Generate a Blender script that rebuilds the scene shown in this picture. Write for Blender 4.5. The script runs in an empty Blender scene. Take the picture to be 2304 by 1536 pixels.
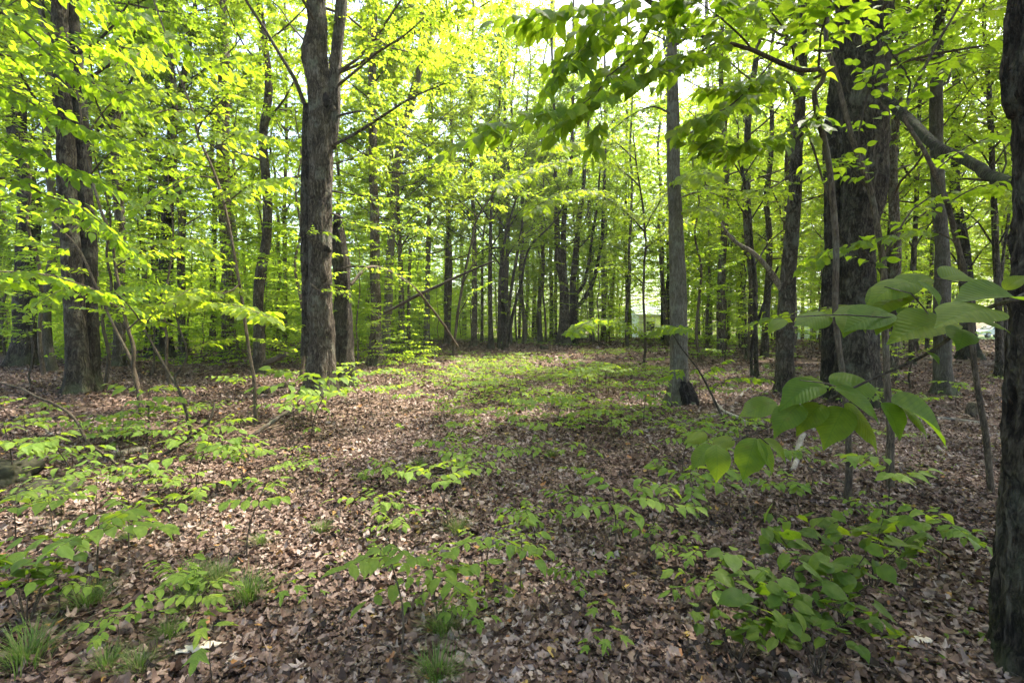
import bpy, math, random
import numpy as np
from mathutils import Vector
R = math.radians
HAZE = 0.0007
# ------------------------------------------------------------------ camera, sky, sun, exposure
scene = bpy.context.scene
CAM_Z, F, PITCH = 1.6, 1112.0, R(1.7)
cam_d = bpy.data.cameras.new('camera'); cam = bpy.data.objects.new('camera', cam_d)
scene.collection.objects.link(cam); scene.camera = cam
cam_d.sensor_width = 36; cam_d.lens = 36 * F / 2304; cam_d.clip_start = 0.05; cam_d.clip_end = 2000
cam.location = (0, 0, CAM_Z); cam.rotation_euler = (R(90) - PITCH, 0, 0)
SUN_EL, SUN_AZ = R(58), R(48)          # azimuth from +Y towards +X
sdir = np.array([math.cos(SUN_EL) * math.sin(SUN_AZ), math.cos(SUN_EL) * math.cos(SUN_AZ), math.sin(SUN_EL)])
w = bpy.data.worlds.new('World'); scene.world = w; w.use_nodes = True
nt = w.node_tree; sky = nt.nodes.new('ShaderNodeTexSky'); sky.sky_type = 'NISHITA'; sky.sun_disc = False
sky.sun_elevation = SUN_EL; sky.sun_rotation = SUN_AZ; sky.air_density = 1.0; sky.dust_density = 4.0; sky.ozone_density = 1.0
nt.links.new(sky.outputs[0], nt.nodes['Background'].inputs[0]); nt.nodes['Background'].inputs[1].default_value = 0.15
sl = bpy.data.lights.new('sun', 'SUN'); sl.energy = 3.4; sl.angle = R(2.5); sl.color = (1.0, 0.93, 0.82)
so = bpy.data.objects.new('sun', sl); scene.collection.objects.link(so)
so.rotation_euler = Vector(sdir).to_track_quat('Z', 'Y').to_euler(); so.location = (20, 20, 40)
scene.view_settings.view_transform = 'Standard'; scene.view_settings.look = 'None'
scene.view_settings.exposure = 2.42; scene.view_settings.gamma = 1.0
cy = scene.cycles
cy.use_denoising = True; cy.use_adaptive_sampling = True; cy.adaptive_threshold = 0.02
cy.max_bounces = 9; cy.diffuse_bounces = 8; cy.glossy_bounces = 2; cy.transmission_bounces = 6; cy.transparent_max_bounces = 4
cy.sample_clamp_indirect = 6; cy.caustics_reflective = False; cy.caustics_refractive = False

col = scene.collection
rng = np.random.default_rng(7)
UPV = np.array([0, 0, 1.0])

# ------------------------------------------------------------------ maths helpers
def nrm(v):
    v = np.asarray(v, float); return v / np.maximum(np.linalg.norm(v, axis=-1, keepdims=True), 1e-9)
def vnoise(x, y, z, seed=0):
    x, y, z = np.broadcast_arrays(np.asarray(x, float), np.asarray(y, float), np.asarray(z, float))
    xi, yi, zi = np.floor(x).astype(np.int64), np.floor(y).astype(np.int64), np.floor(z).astype(np.int64)
    fx, fy, fz = x - xi, y - yi, z - zi
    fx, fy, fz = [f * f * (3 - 2 * f) for f in (fx, fy, fz)]
    def h(a, b, c):
        n = (a * 374761393 + b * 668265263 + c * 2147483647 + seed * 1274126177) & 0xffffffff
        n = ((n ^ (n >> 13)) * 1274126177) & 0xffffffff
        return ((n ^ (n >> 16)) & 0xffff) / 65535.0
    r = 0
    for dx in (0, 1):
        for dy in (0, 1):
            for dz in (0, 1):
                r = r + h(xi + dx, yi + dy, zi + dz) * (fx if dx else 1 - fx) * (fy if dy else 1 - fy) * (fz if dz else 1 - fz)
    return r * 2 - 1
def sstep(a, b, x):
    t = np.clip((np.asarray(x, float) - a) / (b - a), 0, 1); return t * t * (3 - 2 * t)
def gh(x, y):
    x = np.asarray(x, float); y = np.asarray(y, float)
    h = 0.62 * sstep(6, 27, y) - 0.5 * sstep(30, 58, y)
    h = h + 0.16 * vnoise(x * .11, y * .11, 0, 3) * sstep(3, 9, np.hypot(x, y)) + 0.05 * vnoise(x * .45, y * .45, 0, 4)
    h = h + 0.018 * vnoise(x * 1.7, y * 1.7, 0, 5)
    return h
G0 = float(gh(0, 0))
_gh = gh
def gh(x, y): return _gh(x, y) - G0
cp, sp = math.cos(PITCH), math.sin(PITCH)
FW, UP, RT = np.array([0, cp, -sp]), np.array([0, sp, cp]), np.array([1.0, 0, 0])
def pix(px, py, d):
    return np.array([0, 0, CAM_Z]) + d * (FW + (px - 1152) / F * RT + (768 - py) / F * UP)
def proj(p):
    q = np.asarray(p, float) - np.array([0, 0, CAM_Z]); dd = q @ FW
    return 1152 + F * (q @ RT) / dd, 768 - F * (q @ UP) / dd, dd
def ground_d(px, py):
    d = 1.2
    while d < 75:
        p = pix(px, py, d)
        if p[2] < gh(p[0], p[1]): return d
        d *= 1.006
    return 75.0
def ground_pt(px, py):
    d = ground_d(px, py); p = pix(px, py, d); p[2] = gh(p[0], p[1]); return p, d
def pl(pts, d0, d1=None):
    d1 = d0 if d1 is None else d1; n = len(pts)
    P = np.array([pix(p[0], p[1], d0 + (d1 - d0) * i / max(1, n - 1)) for i, p in enumerate(pts)])
    W = np.array([(p[2] if len(p) > 2 else 4) / F * .5 * (d0 + (d1 - d0) * i / max(1, n - 1)) for i, p in enumerate(pts)])
    return P, W
def resample(P, W, step):
    P = np.asarray(P, float); W = np.asarray(W, float)
    out, ow = [], []
    n = len(P)
    for i in range(n - 1):
        p0, p1, p2, p3 = P[max(i - 1, 0)], P[i], P[i + 1], P[min(i + 2, n - 1)]
        k = max(1, int(np.linalg.norm(p2 - p1) / step))
        for j in range(k):
            t = j / k
            out.append(.5 * ((2 * p1) + (-p0 + p2) * t + (2 * p0 - 5 * p1 + 4 * p2 - p3) * t * t + (-p0 + 3 * p1 - 3 * p2 + p3) * t ** 3))
            ow.append(W[i] * (1 - t) + W[i + 1] * t)
    out.append(P[-1]); ow.append(W[-1])
    return np.array(out), np.array(ow)
def wiggle(P, amp, freq, seed):
    P = P.copy(); s = np.concatenate([[0], np.cumsum(np.linalg.norm(np.diff(P, axis=0), axis=1))])
    e = np.minimum(1, s / (s[-1] * .12 + 1e-6))
    P[:, 0] += amp * vnoise(s * freq, 0, 0, seed) * e; P[:, 1] += amp * vnoise(s * freq, 5, 0, seed + 1) * e
    P[:, 2] += .4 * amp * vnoise(s * freq, 9, 0, seed + 2) * e
    return P

# ------------------------------------------------------------------ materials
def mat(name):
    m = bpy.data.materials.new(name); m.use_nodes = True; n = m.node_tree.nodes; n.clear()
    return m, n, m.node_tree.links, n.new('ShaderNodeOutputMaterial')
def ramp(n, stops, interp='LINEAR'):
    r = n.new('ShaderNodeValToRGB'); e = r.color_ramp.elements; r.color_ramp.interpolation = interp
    while len(e) < len(stops): e.new(.5)
    for el, (p, c) in zip(e, stops): el.position = p; el.color = (*c, 1) if len(c) == 3 else c
    return r
def math_node(n, l, op, a, b=None, c=None):
    m = n.new('ShaderNodeMath'); m.operation = op
    for i, v in enumerate((a, b, c)):
        if v is None: continue
        if isinstance(v, (int, float)): m.inputs[i].default_value = v
        else: l.new(v, m.inputs[i])
    return m.outputs[0]
def leaf_material(name, cols, tcols, veins=False, rough=.5, trans=.55):
    m, n, l, out = mat(name)
    at = n.new('ShaderNodeAttribute'); at.attribute_name = 'luv'
    sep = n.new('ShaderNodeSeparateXYZ'); l.new(at.outputs['Vector'], sep.inputs[0])
    oi = n.new('ShaderNodeObjectInfo')
    f = math_node(n, l, 'ADD', math_node(n, l, 'MULTIPLY', sep.outputs[2], .75), math_node(n, l, 'MULTIPLY', oi.outputs['Random'], .25))
    k = len(cols)
    r1 = ramp(n, [(i / (k - 1), c) for i, c in enumerate(cols)]); l.new(f, r1.inputs[0])
    r2 = ramp(n, [(i / (k - 1), c) for i, c in enumerate(tcols)]); l.new(f, r2.inputs[0])
    b = n.new('ShaderNodeBsdfPrincipled'); b.inputs['Roughness'].default_value = rough
    b.inputs['Specular IOR Level'].default_value = .18
    t = n.new('ShaderNodeBsdfTranslucent'); c1, c2 = r1.outputs[0], r2.outputs[0]
    if veins:
        ax = math_node(n, l, 'ABSOLUTE', sep.outputs[0])
        q = math_node(n, l, 'MULTIPLY_ADD', ax, -.75, sep.outputs[1])
        fr = math_node(n, l, 'FRACT', math_node(n, l, 'MULTIPLY', q, 13.0))
        v = math_node(n, l, 'ABSOLUTE', math_node(n, l, 'SUBTRACT', fr, .5))           # 0 at the vein
        vm = n.new('ShaderNodeMapRange'); l.new(v, vm.inputs[0]); vm.inputs[1].default_value = .02; vm.inputs[2].default_value = .13
        vm.inputs[3].default_value = 1; vm.inputs[4].default_value = 0
        mm = n.new('ShaderNodeMapRange'); l.new(ax, mm.inputs[0]); mm.inputs[1].default_value = .006; mm.inputs[2].default_value = .016
        mm.inputs[3].default_value = 1; mm.inputs[4].default_value = 0
        ve = math_node(n, l, 'MAXIMUM', vm.outputs[0], mm.outputs[0])
        nz = n.new('ShaderNodeTexNoise'); nz.inputs['Scale'].default_value = 40; nz.inputs['Detail'].default_value = 4
        tc = n.new('ShaderNodeTexCoord'); l.new(tc.outputs['Object'], nz.inputs[0])
        for idx, src in ((0, c1), (1, c2)):
            mx = n.new('ShaderNodeMix'); mx.data_type = 'RGBA'; mx.blend_type = 'MULTIPLY'; l.new(src, mx.inputs[6])
            rr = ramp(n, [(0, (1, 1, 1)), (1, (1.75, 1.5, 1.6))] if idx == 0 else [(0, (1, 1, 1)), (1, (.6, .72, .6))]); l.new(ve, rr.inputs[0])
            l.new(rr.outputs[0], mx.inputs[7]); mx.inputs[0].default_value = .8
            m2 = n.new('ShaderNodeMix'); m2.data_type = 'RGBA'; m2.blend_type = 'MULTIPLY'; l.new(mx.outputs[2], m2.inputs[6])
            r3 = ramp(n, [(.3, (.72, .78, .75)), (.7, (1.15, 1.1, 1.0))]); l.new(nz.outputs[0], r3.inputs[0]); l.new(r3.outputs[0], m2.inputs[7]); m2.inputs[0].default_value = .8
            if idx == 0: c1 = m2.outputs[2]
            else: c2 = m2.outputs[2]
        sn = n.new('ShaderNodeTexNoise'); sn.inputs['Scale'].default_value = 55; sn.inputs['Detail'].default_value = 2; l.new(tc.outputs['Object'], sn.inputs[0])
        sr = ramp(n, [(.66, (0, 0, 0)), (.72, (.8, .8, .8))]); l.new(sn.outputs[0], sr.inputs[0])
        m4 = n.new('ShaderNodeMix'); m4.data_type = 'RGBA'; l.new(sr.outputs[0], m4.inputs[0]); l.new(c1, m4.inputs[6]); m4.inputs[7].default_value = (.07, .045, .015, 1); c1 = m4.outputs[2]
        bp = n.new('ShaderNodeBump'); bp.inputs['Strength'].default_value = .7; bp.inputs['Distance'].default_value = .002
        l.new(math_node(n, l, 'MULTIPLY_ADD', nz.outputs[0], .6, math_node(n, l, 'MULTIPLY', v, 2.0)), bp.inputs['Height'])
        l.new(bp.outputs[0], b.inputs['Normal'])
    l.new(c1, b.inputs['Base Color']); l.new(c2, t.inputs['Color'])
    mx = n.new('ShaderNodeMixShader'); mx.inputs[0].default_value = trans
    l.new(b.outputs[0], mx.inputs[1]); l.new(t.outputs[0], mx.inputs[2]); l.new(mx.outputs[0], out.inputs[0])
    return m
M = {}
M['leaf_canopy'] = leaf_material('leaf_canopy', [(.048, .10, .012), (.08, .14, .014), (.125, .175, .02)], [(.26, .44, .02), (.40, .57, .025), (.58, .70, .035)])
M['leaf_under'] = leaf_material('leaf_under', [(.05, .115, .018), (.08, .15, .022), (.12, .19, .03)], [(.28, .48, .02), (.45, .65, .028), (.64, .79, .04)])
M['leaf_near'] = leaf_material('leaf_near', [(.05, .11, .016), (.07, .14, .018), (.12, .18, .022)], [(.34, .54, .02), (.50, .68, .025), (.66, .78, .035)], veins=True, rough=.45)
M['leaf_low'] = leaf_material('leaf_low', [(.075, .15, .025), (.12, .20, .032), (.18, .26, .045)], [(.28, .46, .03), (.40, .56, .035), (.52, .64, .05)], veins=True, rough=.5, trans=.4)
M['leaf_hero'] = leaf_material('leaf_hero', [(.036, .078, .010), (.052, .10, .013), (.075, .12, .016)], [(.30, .50, .016), (.40, .58, .018), (.52, .64, .02)], veins=True, rough=.6, trans=.5)
M['leaf_broad'] = leaf_material('leaf_broad', [(.040, .080, .012), (.058, .105, .015), (.085, .13, .018)], [(.22, .38, .015), (.30, .46, .018), (.40, .52, .02)], veins=True, rough=.5, trans=.4)
M['grass'] = leaf_material('grass_blade', [(.05, .10, .02), (.08, .15, .025), (.22, .20, .10)], [(.14, .28, .03), (.20, .34, .04), (.28, .28, .1)], rough=.5, trans=.35)

def bark_material(name, dark, mid, pale, scale=1.0, lichen=.5, depth=.02, moss=False):
    m, n, l, out = mat(name)
    tc = n.new('ShaderNodeTexCoord'); mp = n.new('ShaderNodeMapping'); mp.inputs['Scale'].default_value = (scale, scale, scale * .16)
    l.new(tc.outputs['Object'], mp.inputs[0])
    wz = n.new('ShaderNodeTexNoise'); wz.inputs['Scale'].default_value = 3.2; wz.inputs['Detail'].default_value = 3; l.new(tc.outputs['Object'], wz.inputs[0])
    wa = n.new('ShaderNodeVectorMath'); wa.operation = 'MULTIPLY_ADD'; l.new(wz.outputs[1], wa.inputs[0]); wa.inputs[1].default_value = (.22, .22, .12); l.new(mp.outputs[0], wa.inputs[2])
    nz = n.new('ShaderNodeTexNoise'); nz.inputs['Scale'].default_value = 16; nz.inputs['Detail'].default_value = 5; nz.inputs['Roughness'].default_value = .6; l.new(wa.outputs[0], nz.inputs[0])
    rd = math_node(n, l, 'ABSOLUTE', math_node(n, l, 'MULTIPLY_ADD', nz.outputs[0], 2.0, -1.0))
    n2 = n.new('ShaderNodeTexNoise'); n2.inputs['Scale'].default_value = 34; n2.inputs['Detail'].default_value = 6; n2.inputs['Roughness'].default_value = .7; n2.inputs['Distortion'].default_value = .6
    mp2 = n.new('ShaderNodeMapping'); mp2.inputs['Scale'].default_value = (1, 1, .35); l.new(tc.outputs['Object'], mp2.inputs[0]); l.new(mp2.outputs[0], n2.inputs[0])
    h = math_node(n, l, 'ADD', math_node(n, l, 'MULTIPLY', math_node(n, l, 'MINIMUM', rd, .35), 1.9), math_node(n, l, 'MULTIPLY', n2.outputs[0], 1.0))
    r = ramp(n, [(.36, dark), (.62, mid), (.98, pale)]); l.new(math_node(n, l, 'MULTIPLY', math_node(n, l, 'ADD', h, math_node(n, l, 'MULTIPLY_ADD', wz.outputs[0], .9, -.45)), .85), r.inputs[0])
    ln = n.new('ShaderNodeTexNoise'); ln.inputs['Scale'].default_value = 2.6; ln.inputs['Detail'].default_value = 7; ln.inputs['Roughness'].default_value = .7; l.new(tc.outputs['Object'], ln.inputs[0])
    lr = ramp(n, [(.52, (0, 0, 0)), (.66, (lichen,) * 3)]); l.new(ln.outputs[0], lr.inputs[0])
    mx = n.new('ShaderNodeMix'); mx.data_type = 'RGBA'; l.new(lr.outputs[0], mx.inputs[0]); l.new(r.outputs[0], mx.inputs[6]); mx.inputs[7].default_value = (.23, .245, .19, 1)
    oi = n.new('ShaderNodeObjectInfo'); orr = ramp(n, [(0, (.62, .62, .62)), (1, (1.25, 1.2, 1.12))]); l.new(oi.outputs['Random'], orr.inputs[0])
    m2 = n.new('ShaderNodeMix'); m2.data_type = 'RGBA'; m2.blend_type = 'MULTIPLY'; m2.inputs[0].default_value = 1; l.new(mx.outputs[2], m2.inputs[6]); l.new(orr.outputs[0], m2.inputs[7])
    last = m2.outputs[2]
    if moss:
        sx = n.new('ShaderNodeSeparateXYZ'); l.new(tc.outputs['Object'], sx.inputs[0])
        mr = n.new('ShaderNodeMapRange'); l.new(sx.outputs[2], mr.inputs[0]); mr.inputs[1].default_value = .75; mr.inputs[2].default_value = .0
        mq = ramp(n, [(.42, (0, 0, 0)), (.6, (.7, .7, .7))]); l.new(ln.outputs[0], mq.inputs[0])
        m3 = n.new('ShaderNodeMix'); m3.data_type = 'RGBA'; l.new(math_node(n, l, 'MULTIPLY', mr.outputs[0], mq.outputs[0]), m3.inputs[0])
        l.new(last, m3.inputs[6]); m3.inputs[7].default_value = (.06, .075, .025, 1); last = m3.outputs[2]
    b = n.new('ShaderNodeBsdfPrincipled'); b.inputs['Roughness'].default_value = .9; b.inputs['Specular IOR Level'].default_value = .15
    bp = n.new('ShaderNodeBump'); bp.inputs['Strength'].default_value = 1; bp.inputs['Distance'].default_value = depth; l.new(h, bp.inputs['Height'])
    l.new(bp.outputs[0], b.inputs['Normal']); l.new(last, b.inputs['Base Color']); l.new(b.outputs[0], out.inputs[0])
    return m
M['bark'] = bark_material('bark_maple', (.03, .024, .017), (.11, .088, .064), (.24, .21, .17), moss=True, depth=.045, lichen=.7)
M['bark_smooth'] = bark_material('bark_smooth', (.07, .06, .045), (.13, .115, .09), (.19, .175, .14), scale=1.6, lichen=.55, depth=.008, moss=True)
M['bark_dark'] = bark_material('bark_dark', (.014, .012, .009), (.055, .046, .034), (.13, .115, .088), lichen=.45, depth=.045, moss=True)
M['bark_thin'] = bark_material('bark_thin', (.035, .028, .02), (.085, .068, .048), (.14, .115, .085), scale=3, lichen=.3, depth=.004)
M['dead_wood'] = bark_material('dead_wood', (.07, .055, .04), (.19, .16, .125), (.34, .30, .25), scale=2.2, lichen=.4, depth=.006)
M['dead_pale'] = bark_material('dead_pale', (.16, .14, .115), (.33, .30, .26), (.46, .43, .38), scale=2.2, lichen=.3, depth=.004)
M['char_and_hole'] = bark_material('char_and_hole_black', (.006, .006, .006), (.02, .017, .015), (.05, .042, .036), scale=1.5, lichen=.0, depth=.03)  # burnt wood; the black also stands for shade inside the knot hole

def litter_material():
    m, n, l, out = mat('leaf_litter')
    at = n.new('ShaderNodeAttribute'); at.attribute_name = 'luv'
    sep = n.new('ShaderNodeSeparateXYZ'); l.new(at.outputs['Vector'], sep.inputs[0])
    r = ramp(n, [(0, (.03, .02, .014)), (.18, (.085, .050, .032)), (.36, (.15, .092, .062)), (.54, (.215, .145, .108)), (.70, (.29, .215, .17)), (.86, (.42, .345, .295)), (.965, (.34, .15, .05)), (1, (.42, .30, .08))])
    l.new(sep.outputs[2], r.inputs[0])
    tc = n.new('ShaderNodeTexCoord'); nz = n.new('ShaderNodeTexNoise'); nz.inputs['Scale'].default_value = 45; nz.inputs['Detail'].default_value = 4; l.new(tc.outputs['Object'], nz.inputs[0])
    r3 = ramp(n, [(.3, (.6, .56, .54)), (.7, (1.12, 1.12, 1.14))]); l.new(nz.outputs[0], r3.inputs[0])
    m2 = n.new('ShaderNodeMix'); m2.data_type = 'RGBA'; m2.blend_type = 'MULTIPLY'; m2.inputs[0].default_value = 1; l.new(r.outputs[0], m2.inputs[6]); l.new(r3.outputs[0], m2.inputs[7])
    b = n.new('ShaderNodeBsdfPrincipled'); b.inputs['Roughness'].default_value = .6; b.inputs['Specular IOR Level'].default_value = .25; l.new(m2.outputs[2], b.inputs['Base Color'])
    bp = n.new('ShaderNodeBump'); bp.inputs['Strength'].default_value = .5; bp.inputs['Distance'].default_value = .004; l.new(nz.outputs[0], bp.inputs['Height']); l.new(bp.outputs[0], b.inputs['Normal'])
    t = n.new('ShaderNodeBsdfTranslucent'); l.new(m2.outputs[2], t.inputs['Color'])
    mx = n.new('ShaderNodeMixShader'); mx.inputs[0].default_value = .15; l.new(b.outputs[0], mx.inputs[1]); l.new(t.outputs[0], mx.inputs[2]); l.new(mx.outputs[0], out.inputs[0])
    return m
M['litter'] = litter_material()
def ground_material():
    m, n, l, out = mat('forest_soil')
    tc = n.new('ShaderNodeTexCoord')
    vo = n.new('ShaderNodeTexVoronoi'); vo.inputs['Scale'].default_value = 13; l.new(tc.outputs['Object'], vo.inputs[0])
    nz = n.new('ShaderNodeTexNoise'); nz.inputs['Scale'].default_value = 9; nz.inputs['Detail'].default_value = 9; nz.inputs['Roughness'].default_value = .7; l.new(tc.outputs['Object'], nz.inputs[0])
    sx = n.new('ShaderNodeSeparateColor'); l.new(vo.outputs['Color'], sx.inputs[0])
    f = math_node(n, l, 'ADD', math_node(n, l, 'MULTIPLY', sx.outputs[0], .5), math_node(n, l, 'MULTIPLY', nz.outputs[0], .5))
    r = ramp(n, [(.1, (.028, .019, .013)), (.45, (.075, .05, .035)), (.62, (.15, .10, .072)), (.85, (.23, .165, .125))]); l.new(f, r.inputs[0])
    b = n.new('ShaderNodeBsdfPrincipled'); b.inputs['Roughness'].default_value = .95; b.inputs['Specular IOR Level'].default_value = .1
    bp = n.new('ShaderNodeBump'); bp.inputs['Distance'].default_value = .03; l.new(f, bp.inputs['Height']); l.new(bp.outputs[0], b.inputs['Normal'])
    l.new(r.outputs[0], b.inputs['Base Color']); l.new(b.outputs[0], out.inputs[0]); return m
M['soil'] = ground_material()
def plain(name, c, rough=.6, metal=0, spec=.5, nscale=0, amp=.15):
    m, n, l, out = mat(name); b = n.new('ShaderNodeBsdfPrincipled')
    b.inputs['Base Color'].default_value = (*c, 1); b.inputs['Roughness'].default_value = rough; b.inputs['Metallic'].default_value = metal; b.inputs['Specular IOR Level'].default_value = spec
    if nscale:
        tc = n.new('ShaderNodeTexCoord'); nz = n.new('ShaderNodeTexNoise'); nz.inputs['Scale'].default_value = nscale; nz.inputs['Detail'].default_value = 6; l.new(tc.outputs['Object'], nz.inputs[0])
        r = ramp(n, [(.3, tuple(x * (1 - amp) for x in c)), (.7, tuple(min(1, x * (1 + amp)) for x in c))]); l.new(nz.outputs[0], r.inputs[0]); l.new(r.outputs[0], b.inputs['Base Color'])
        bp = n.new('ShaderNodeBump'); bp.inputs['Distance'].default_value = .02; bp.inputs['Strength'].default_value = .6; l.new(nz.outputs[0], bp.inputs['Height']); l.new(bp.outputs[0], b.inputs['Normal'])
    l.new(b.outputs[0], out.inputs[0]); return m
M['white_wall'] = plain('white_siding', (.74, .76, .80), .7, nscale=3, amp=.05)
M['grey_wall'] = plain('grey_siding', (.45, .47, .46), .7, nscale=3, amp=.06)
M['roof'] = plain('pale_roof', (.50, .53, .60), .6, nscale=8, amp=.1)
M['roof_dark'] = plain('dark_roof', (.12, .12, .12), .8, nscale=8, amp=.2)
M['glass'] = plain('dark_glass', (.03, .035, .04), .08)
M['white_paint'] = plain('white_car_paint', (.75, .76, .78), .3)
M['grey_paint'] = plain('silver_car_paint', (.45, .47, .50), .3, .3)
M['tyre'] = plain('black_rubber', (.02, .02, .02), .8)
M['rim'] = plain('grey_rim', (.4, .4, .42), .4, .6)
M['rock'] = plain('mossy_rock', (.045, .043, .028), .95, spec=.05, nscale=9, amp=.65)
M['bark_chip'] = plain('orange_bark', (.42, .20, .09), .8, nscale=30, amp=.35)
M['pale_chip'] = plain('pale_wood', (.55, .47, .36), .8, nscale=30, amp=.25)
M['cut_wood'] = plain('cut_wood', (.42, .30, .19), .8, nscale=25, amp=.2)
M['yellow'] = plain('yellow_petal', (.8, .6, .02), .6)
M['lawn'] = plain('lawn_grass', (.10, .17, .03), .9, nscale=5, amp=.4)

# ------------------------------------------------------------------ mesh building
class MB:
    def __init__(s): s.v = []; s.a = []; s.f = []; s.n = 0; s.mats = []; s.smooth = []
    def mi(s, m):
        if m not in s.mats: s.mats.append(m)
        return s.mats.index(m)
    def add(s, V, Fc, m, attr=None, smooth=True):
        V = np.asarray(V, float).reshape(-1, 3); Fc = np.asarray(Fc, int)
        if len(V) == 0 or len(Fc) == 0: return
        s.v.append(V); s.a.append(np.zeros((len(V), 3)) if attr is None else np.asarray(attr, float).reshape(-1, 3))
        s.f.append((Fc + s.n, s.mi(m), smooth)); s.n += len(V)
    def tube(s, P, W, m, sides=8, cap=True, fn=None):
        P = np.asarray(P, float); W = np.asarray(W, float); n = len(P)
        T = nrm(np.gradient(P, axis=0)); ref = np.array([1.0, 0.13, 0]) if abs(T[0][0]) < .8 else np.array([0, .1, 1.0])
        A = np.zeros_like(P); a = ref - T[0] * (ref @ T[0])
        for i in range(n):
            a = a - T[i] * (a @ T[i]); a = a / max(np.linalg.norm(a), 1e-9); A[i] = a
        B = np.cross(T, A); th = np.linspace(0, 2 * math.pi, sides, endpoint=False)
        C, S = np.cos(th), np.sin(th)
        rr = np.repeat(W[:, None], sides, 1)
        if fn is not None: rr = fn(rr, th, P)
        V = P[:, None] + rr[..., None] * (A[:, None] * C[None, :, None] + B[:, None] * S[None, :, None])
        i = np.arange(n - 1)[:, None]; j = np.arange(sides)[None]; k = (j + 1) % sides
        Fq = np.stack([i * sides + j, i * sides + k, (i + 1) * sides + k, (i + 1) * sides + j], -1).reshape(-1, 4)
        V = V.reshape(-1, 3); s.add(V, Fq, m)
        if cap:
            e = (n - 1) * sides; c = P[-1] + T[-1] * W[-1] * .4
            s.add(np.vstack([V[e:e + sides], c]), [[q, (q + 1) % sides, sides] for q in range(sides)], m)
    def twigs(s, P0, P1, r0, m, sag=0.0):
        P0 = np.asarray(P0); P1 = np.asarray(P1); n = len(P0)
        if n == 0: return
        Pm = (P0 + P1) / 2 + np.array([0, 0, 1]) * sag
        D = nrm(P1 - P0); A = nrm(np.cross(D, UPV + .01)); B = np.cross(D, A)
        r0 = np.broadcast_to(r0, (n,)); V = np.zeros((n, 3, 3, 3))
        for a, (Q, k) in enumerate(((P0, 1), (Pm, .7), (P1, .3))):
            for b in range(3):
                t = b * 2.0944; V[:, a, b] = Q + (r0 * k)[:, None] * (A * math.cos(t) + B * math.sin(t))
        base = (np.arange(n) * 9)[:, None, None]
        q = np.array([[a * 3 + b, a * 3 + (b + 1) % 3, (a + 1) * 3 + (b + 1) % 3, (a + 1) * 3 + b] for a in (0, 1) for b in range(3)])
        s.add(V.reshape(-1, 3), (base + q[None]).reshape(-1, 4), m)
    def leaves(s, P, D, N, S, T, m, rnd, curl=None):
        tv, tf = T; n = len(P)
        if n == 0: return
        D = nrm(D); X = nrm(np.cross(D, N)); N = np.cross(X, D)
        L = np.repeat(tv[None], n, 0).copy()
        if curl is not None:
            L[:, :, 2] += curl[:, 0:1] * L[:, :, 0] ** 2 + curl[:, 1:2] * (L[:, :, 1] - .4) ** 2 + curl[:, 2:3] * L[:, :, 0] * L[:, :, 1]
        S = np.broadcast_to(S, (n,))
        V = P[:, None] + S[:, None, None] * (L[..., 0:1] * X[:, None] + L[..., 1:2] * D[:, None] + L[..., 2:3] * N[:, None])
        at = np.repeat(tv[None], n, 0).copy(); at[:, :, 2] = rnd[:, None]
        for f in tf:
            f = np.asarray(f)
            s.add(V.reshape(-1, 3), ((np.arange(n) * len(tv))[:, None, None] + f[None]).reshape(-1, f.shape[1]), m, at.reshape(-1, 3)) if f is tf[0] or len(tf) == 1 else None
    def mesh(s, name, origin=None):
        me = bpy.data.meshes.new(name)
        V = np.concatenate(s.v); A = np.concatenate(s.a)
        if origin is not None: V = V - np.asarray(origin)
        me.vertices.add(len(V)); me.vertices.foreach_set('co', V.astype(np.float32).ravel())
        loops = np.concatenate([f.ravel() for f, _, _ in s.f]); tot = np.concatenate([np.full(len(f), f.shape[1]) for f, _, _ in s.f])
        mi = np.concatenate([np.full(len(f), k) for f, k, _ in s.f]); sm = np.concatenate([np.full(len(f), q) for f, _, q in s.f])
        me.loops.add(len(loops)); me.loops.foreach_set('vertex_index', loops.astype(np.int32))
        me.polygons.add(len(tot)); st = np.concatenate([[0], np.cumsum(tot)[:-1]])
        me.polygons.foreach_set('loop_start', st.astype(np.int32))
        me.update(calc_edges=True)
        me.polygons.foreach_set('material_index', mi.astype(np.int32)); me.polygons.foreach_set('use_smooth', sm.astype(bool))
        at = me.attributes.new('luv', 'FLOAT_VECTOR', 'POINT'); at.data.foreach_set('vector', A.astype(np.float32).ravel())
        for m in s.mats: me.materials.append(M[m])
        me.update(); return me
    def obj(s, name, parent=None, loc=None, origin=None):
        o = bpy.data.objects.new(name, s.mesh(name, origin)); col.objects.link(o)
        if parent is not None: o.parent = parent
        if loc is not None: o.location = loc
        return o
def tag(o, label=None, cat=None, group=None, kind=None):
    if label: o['label'] = label
    if cat: o['category'] = cat
    if group: o['group'] = group
    if kind: o['kind'] = kind
    return o
def empty(name, loc): 
    o = bpy.data.objects.new(name, None); o.empty_display_size = .2; col.objects.link(o); o.location = tuple(loc); return o
def copy_tree(o, parent=None):
    c = o.copy(); col.objects.link(c)
    if parent is not None: c.parent = parent
    for ch in [x for x in o.children]: copy_tree(ch, c)
    return c

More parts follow.
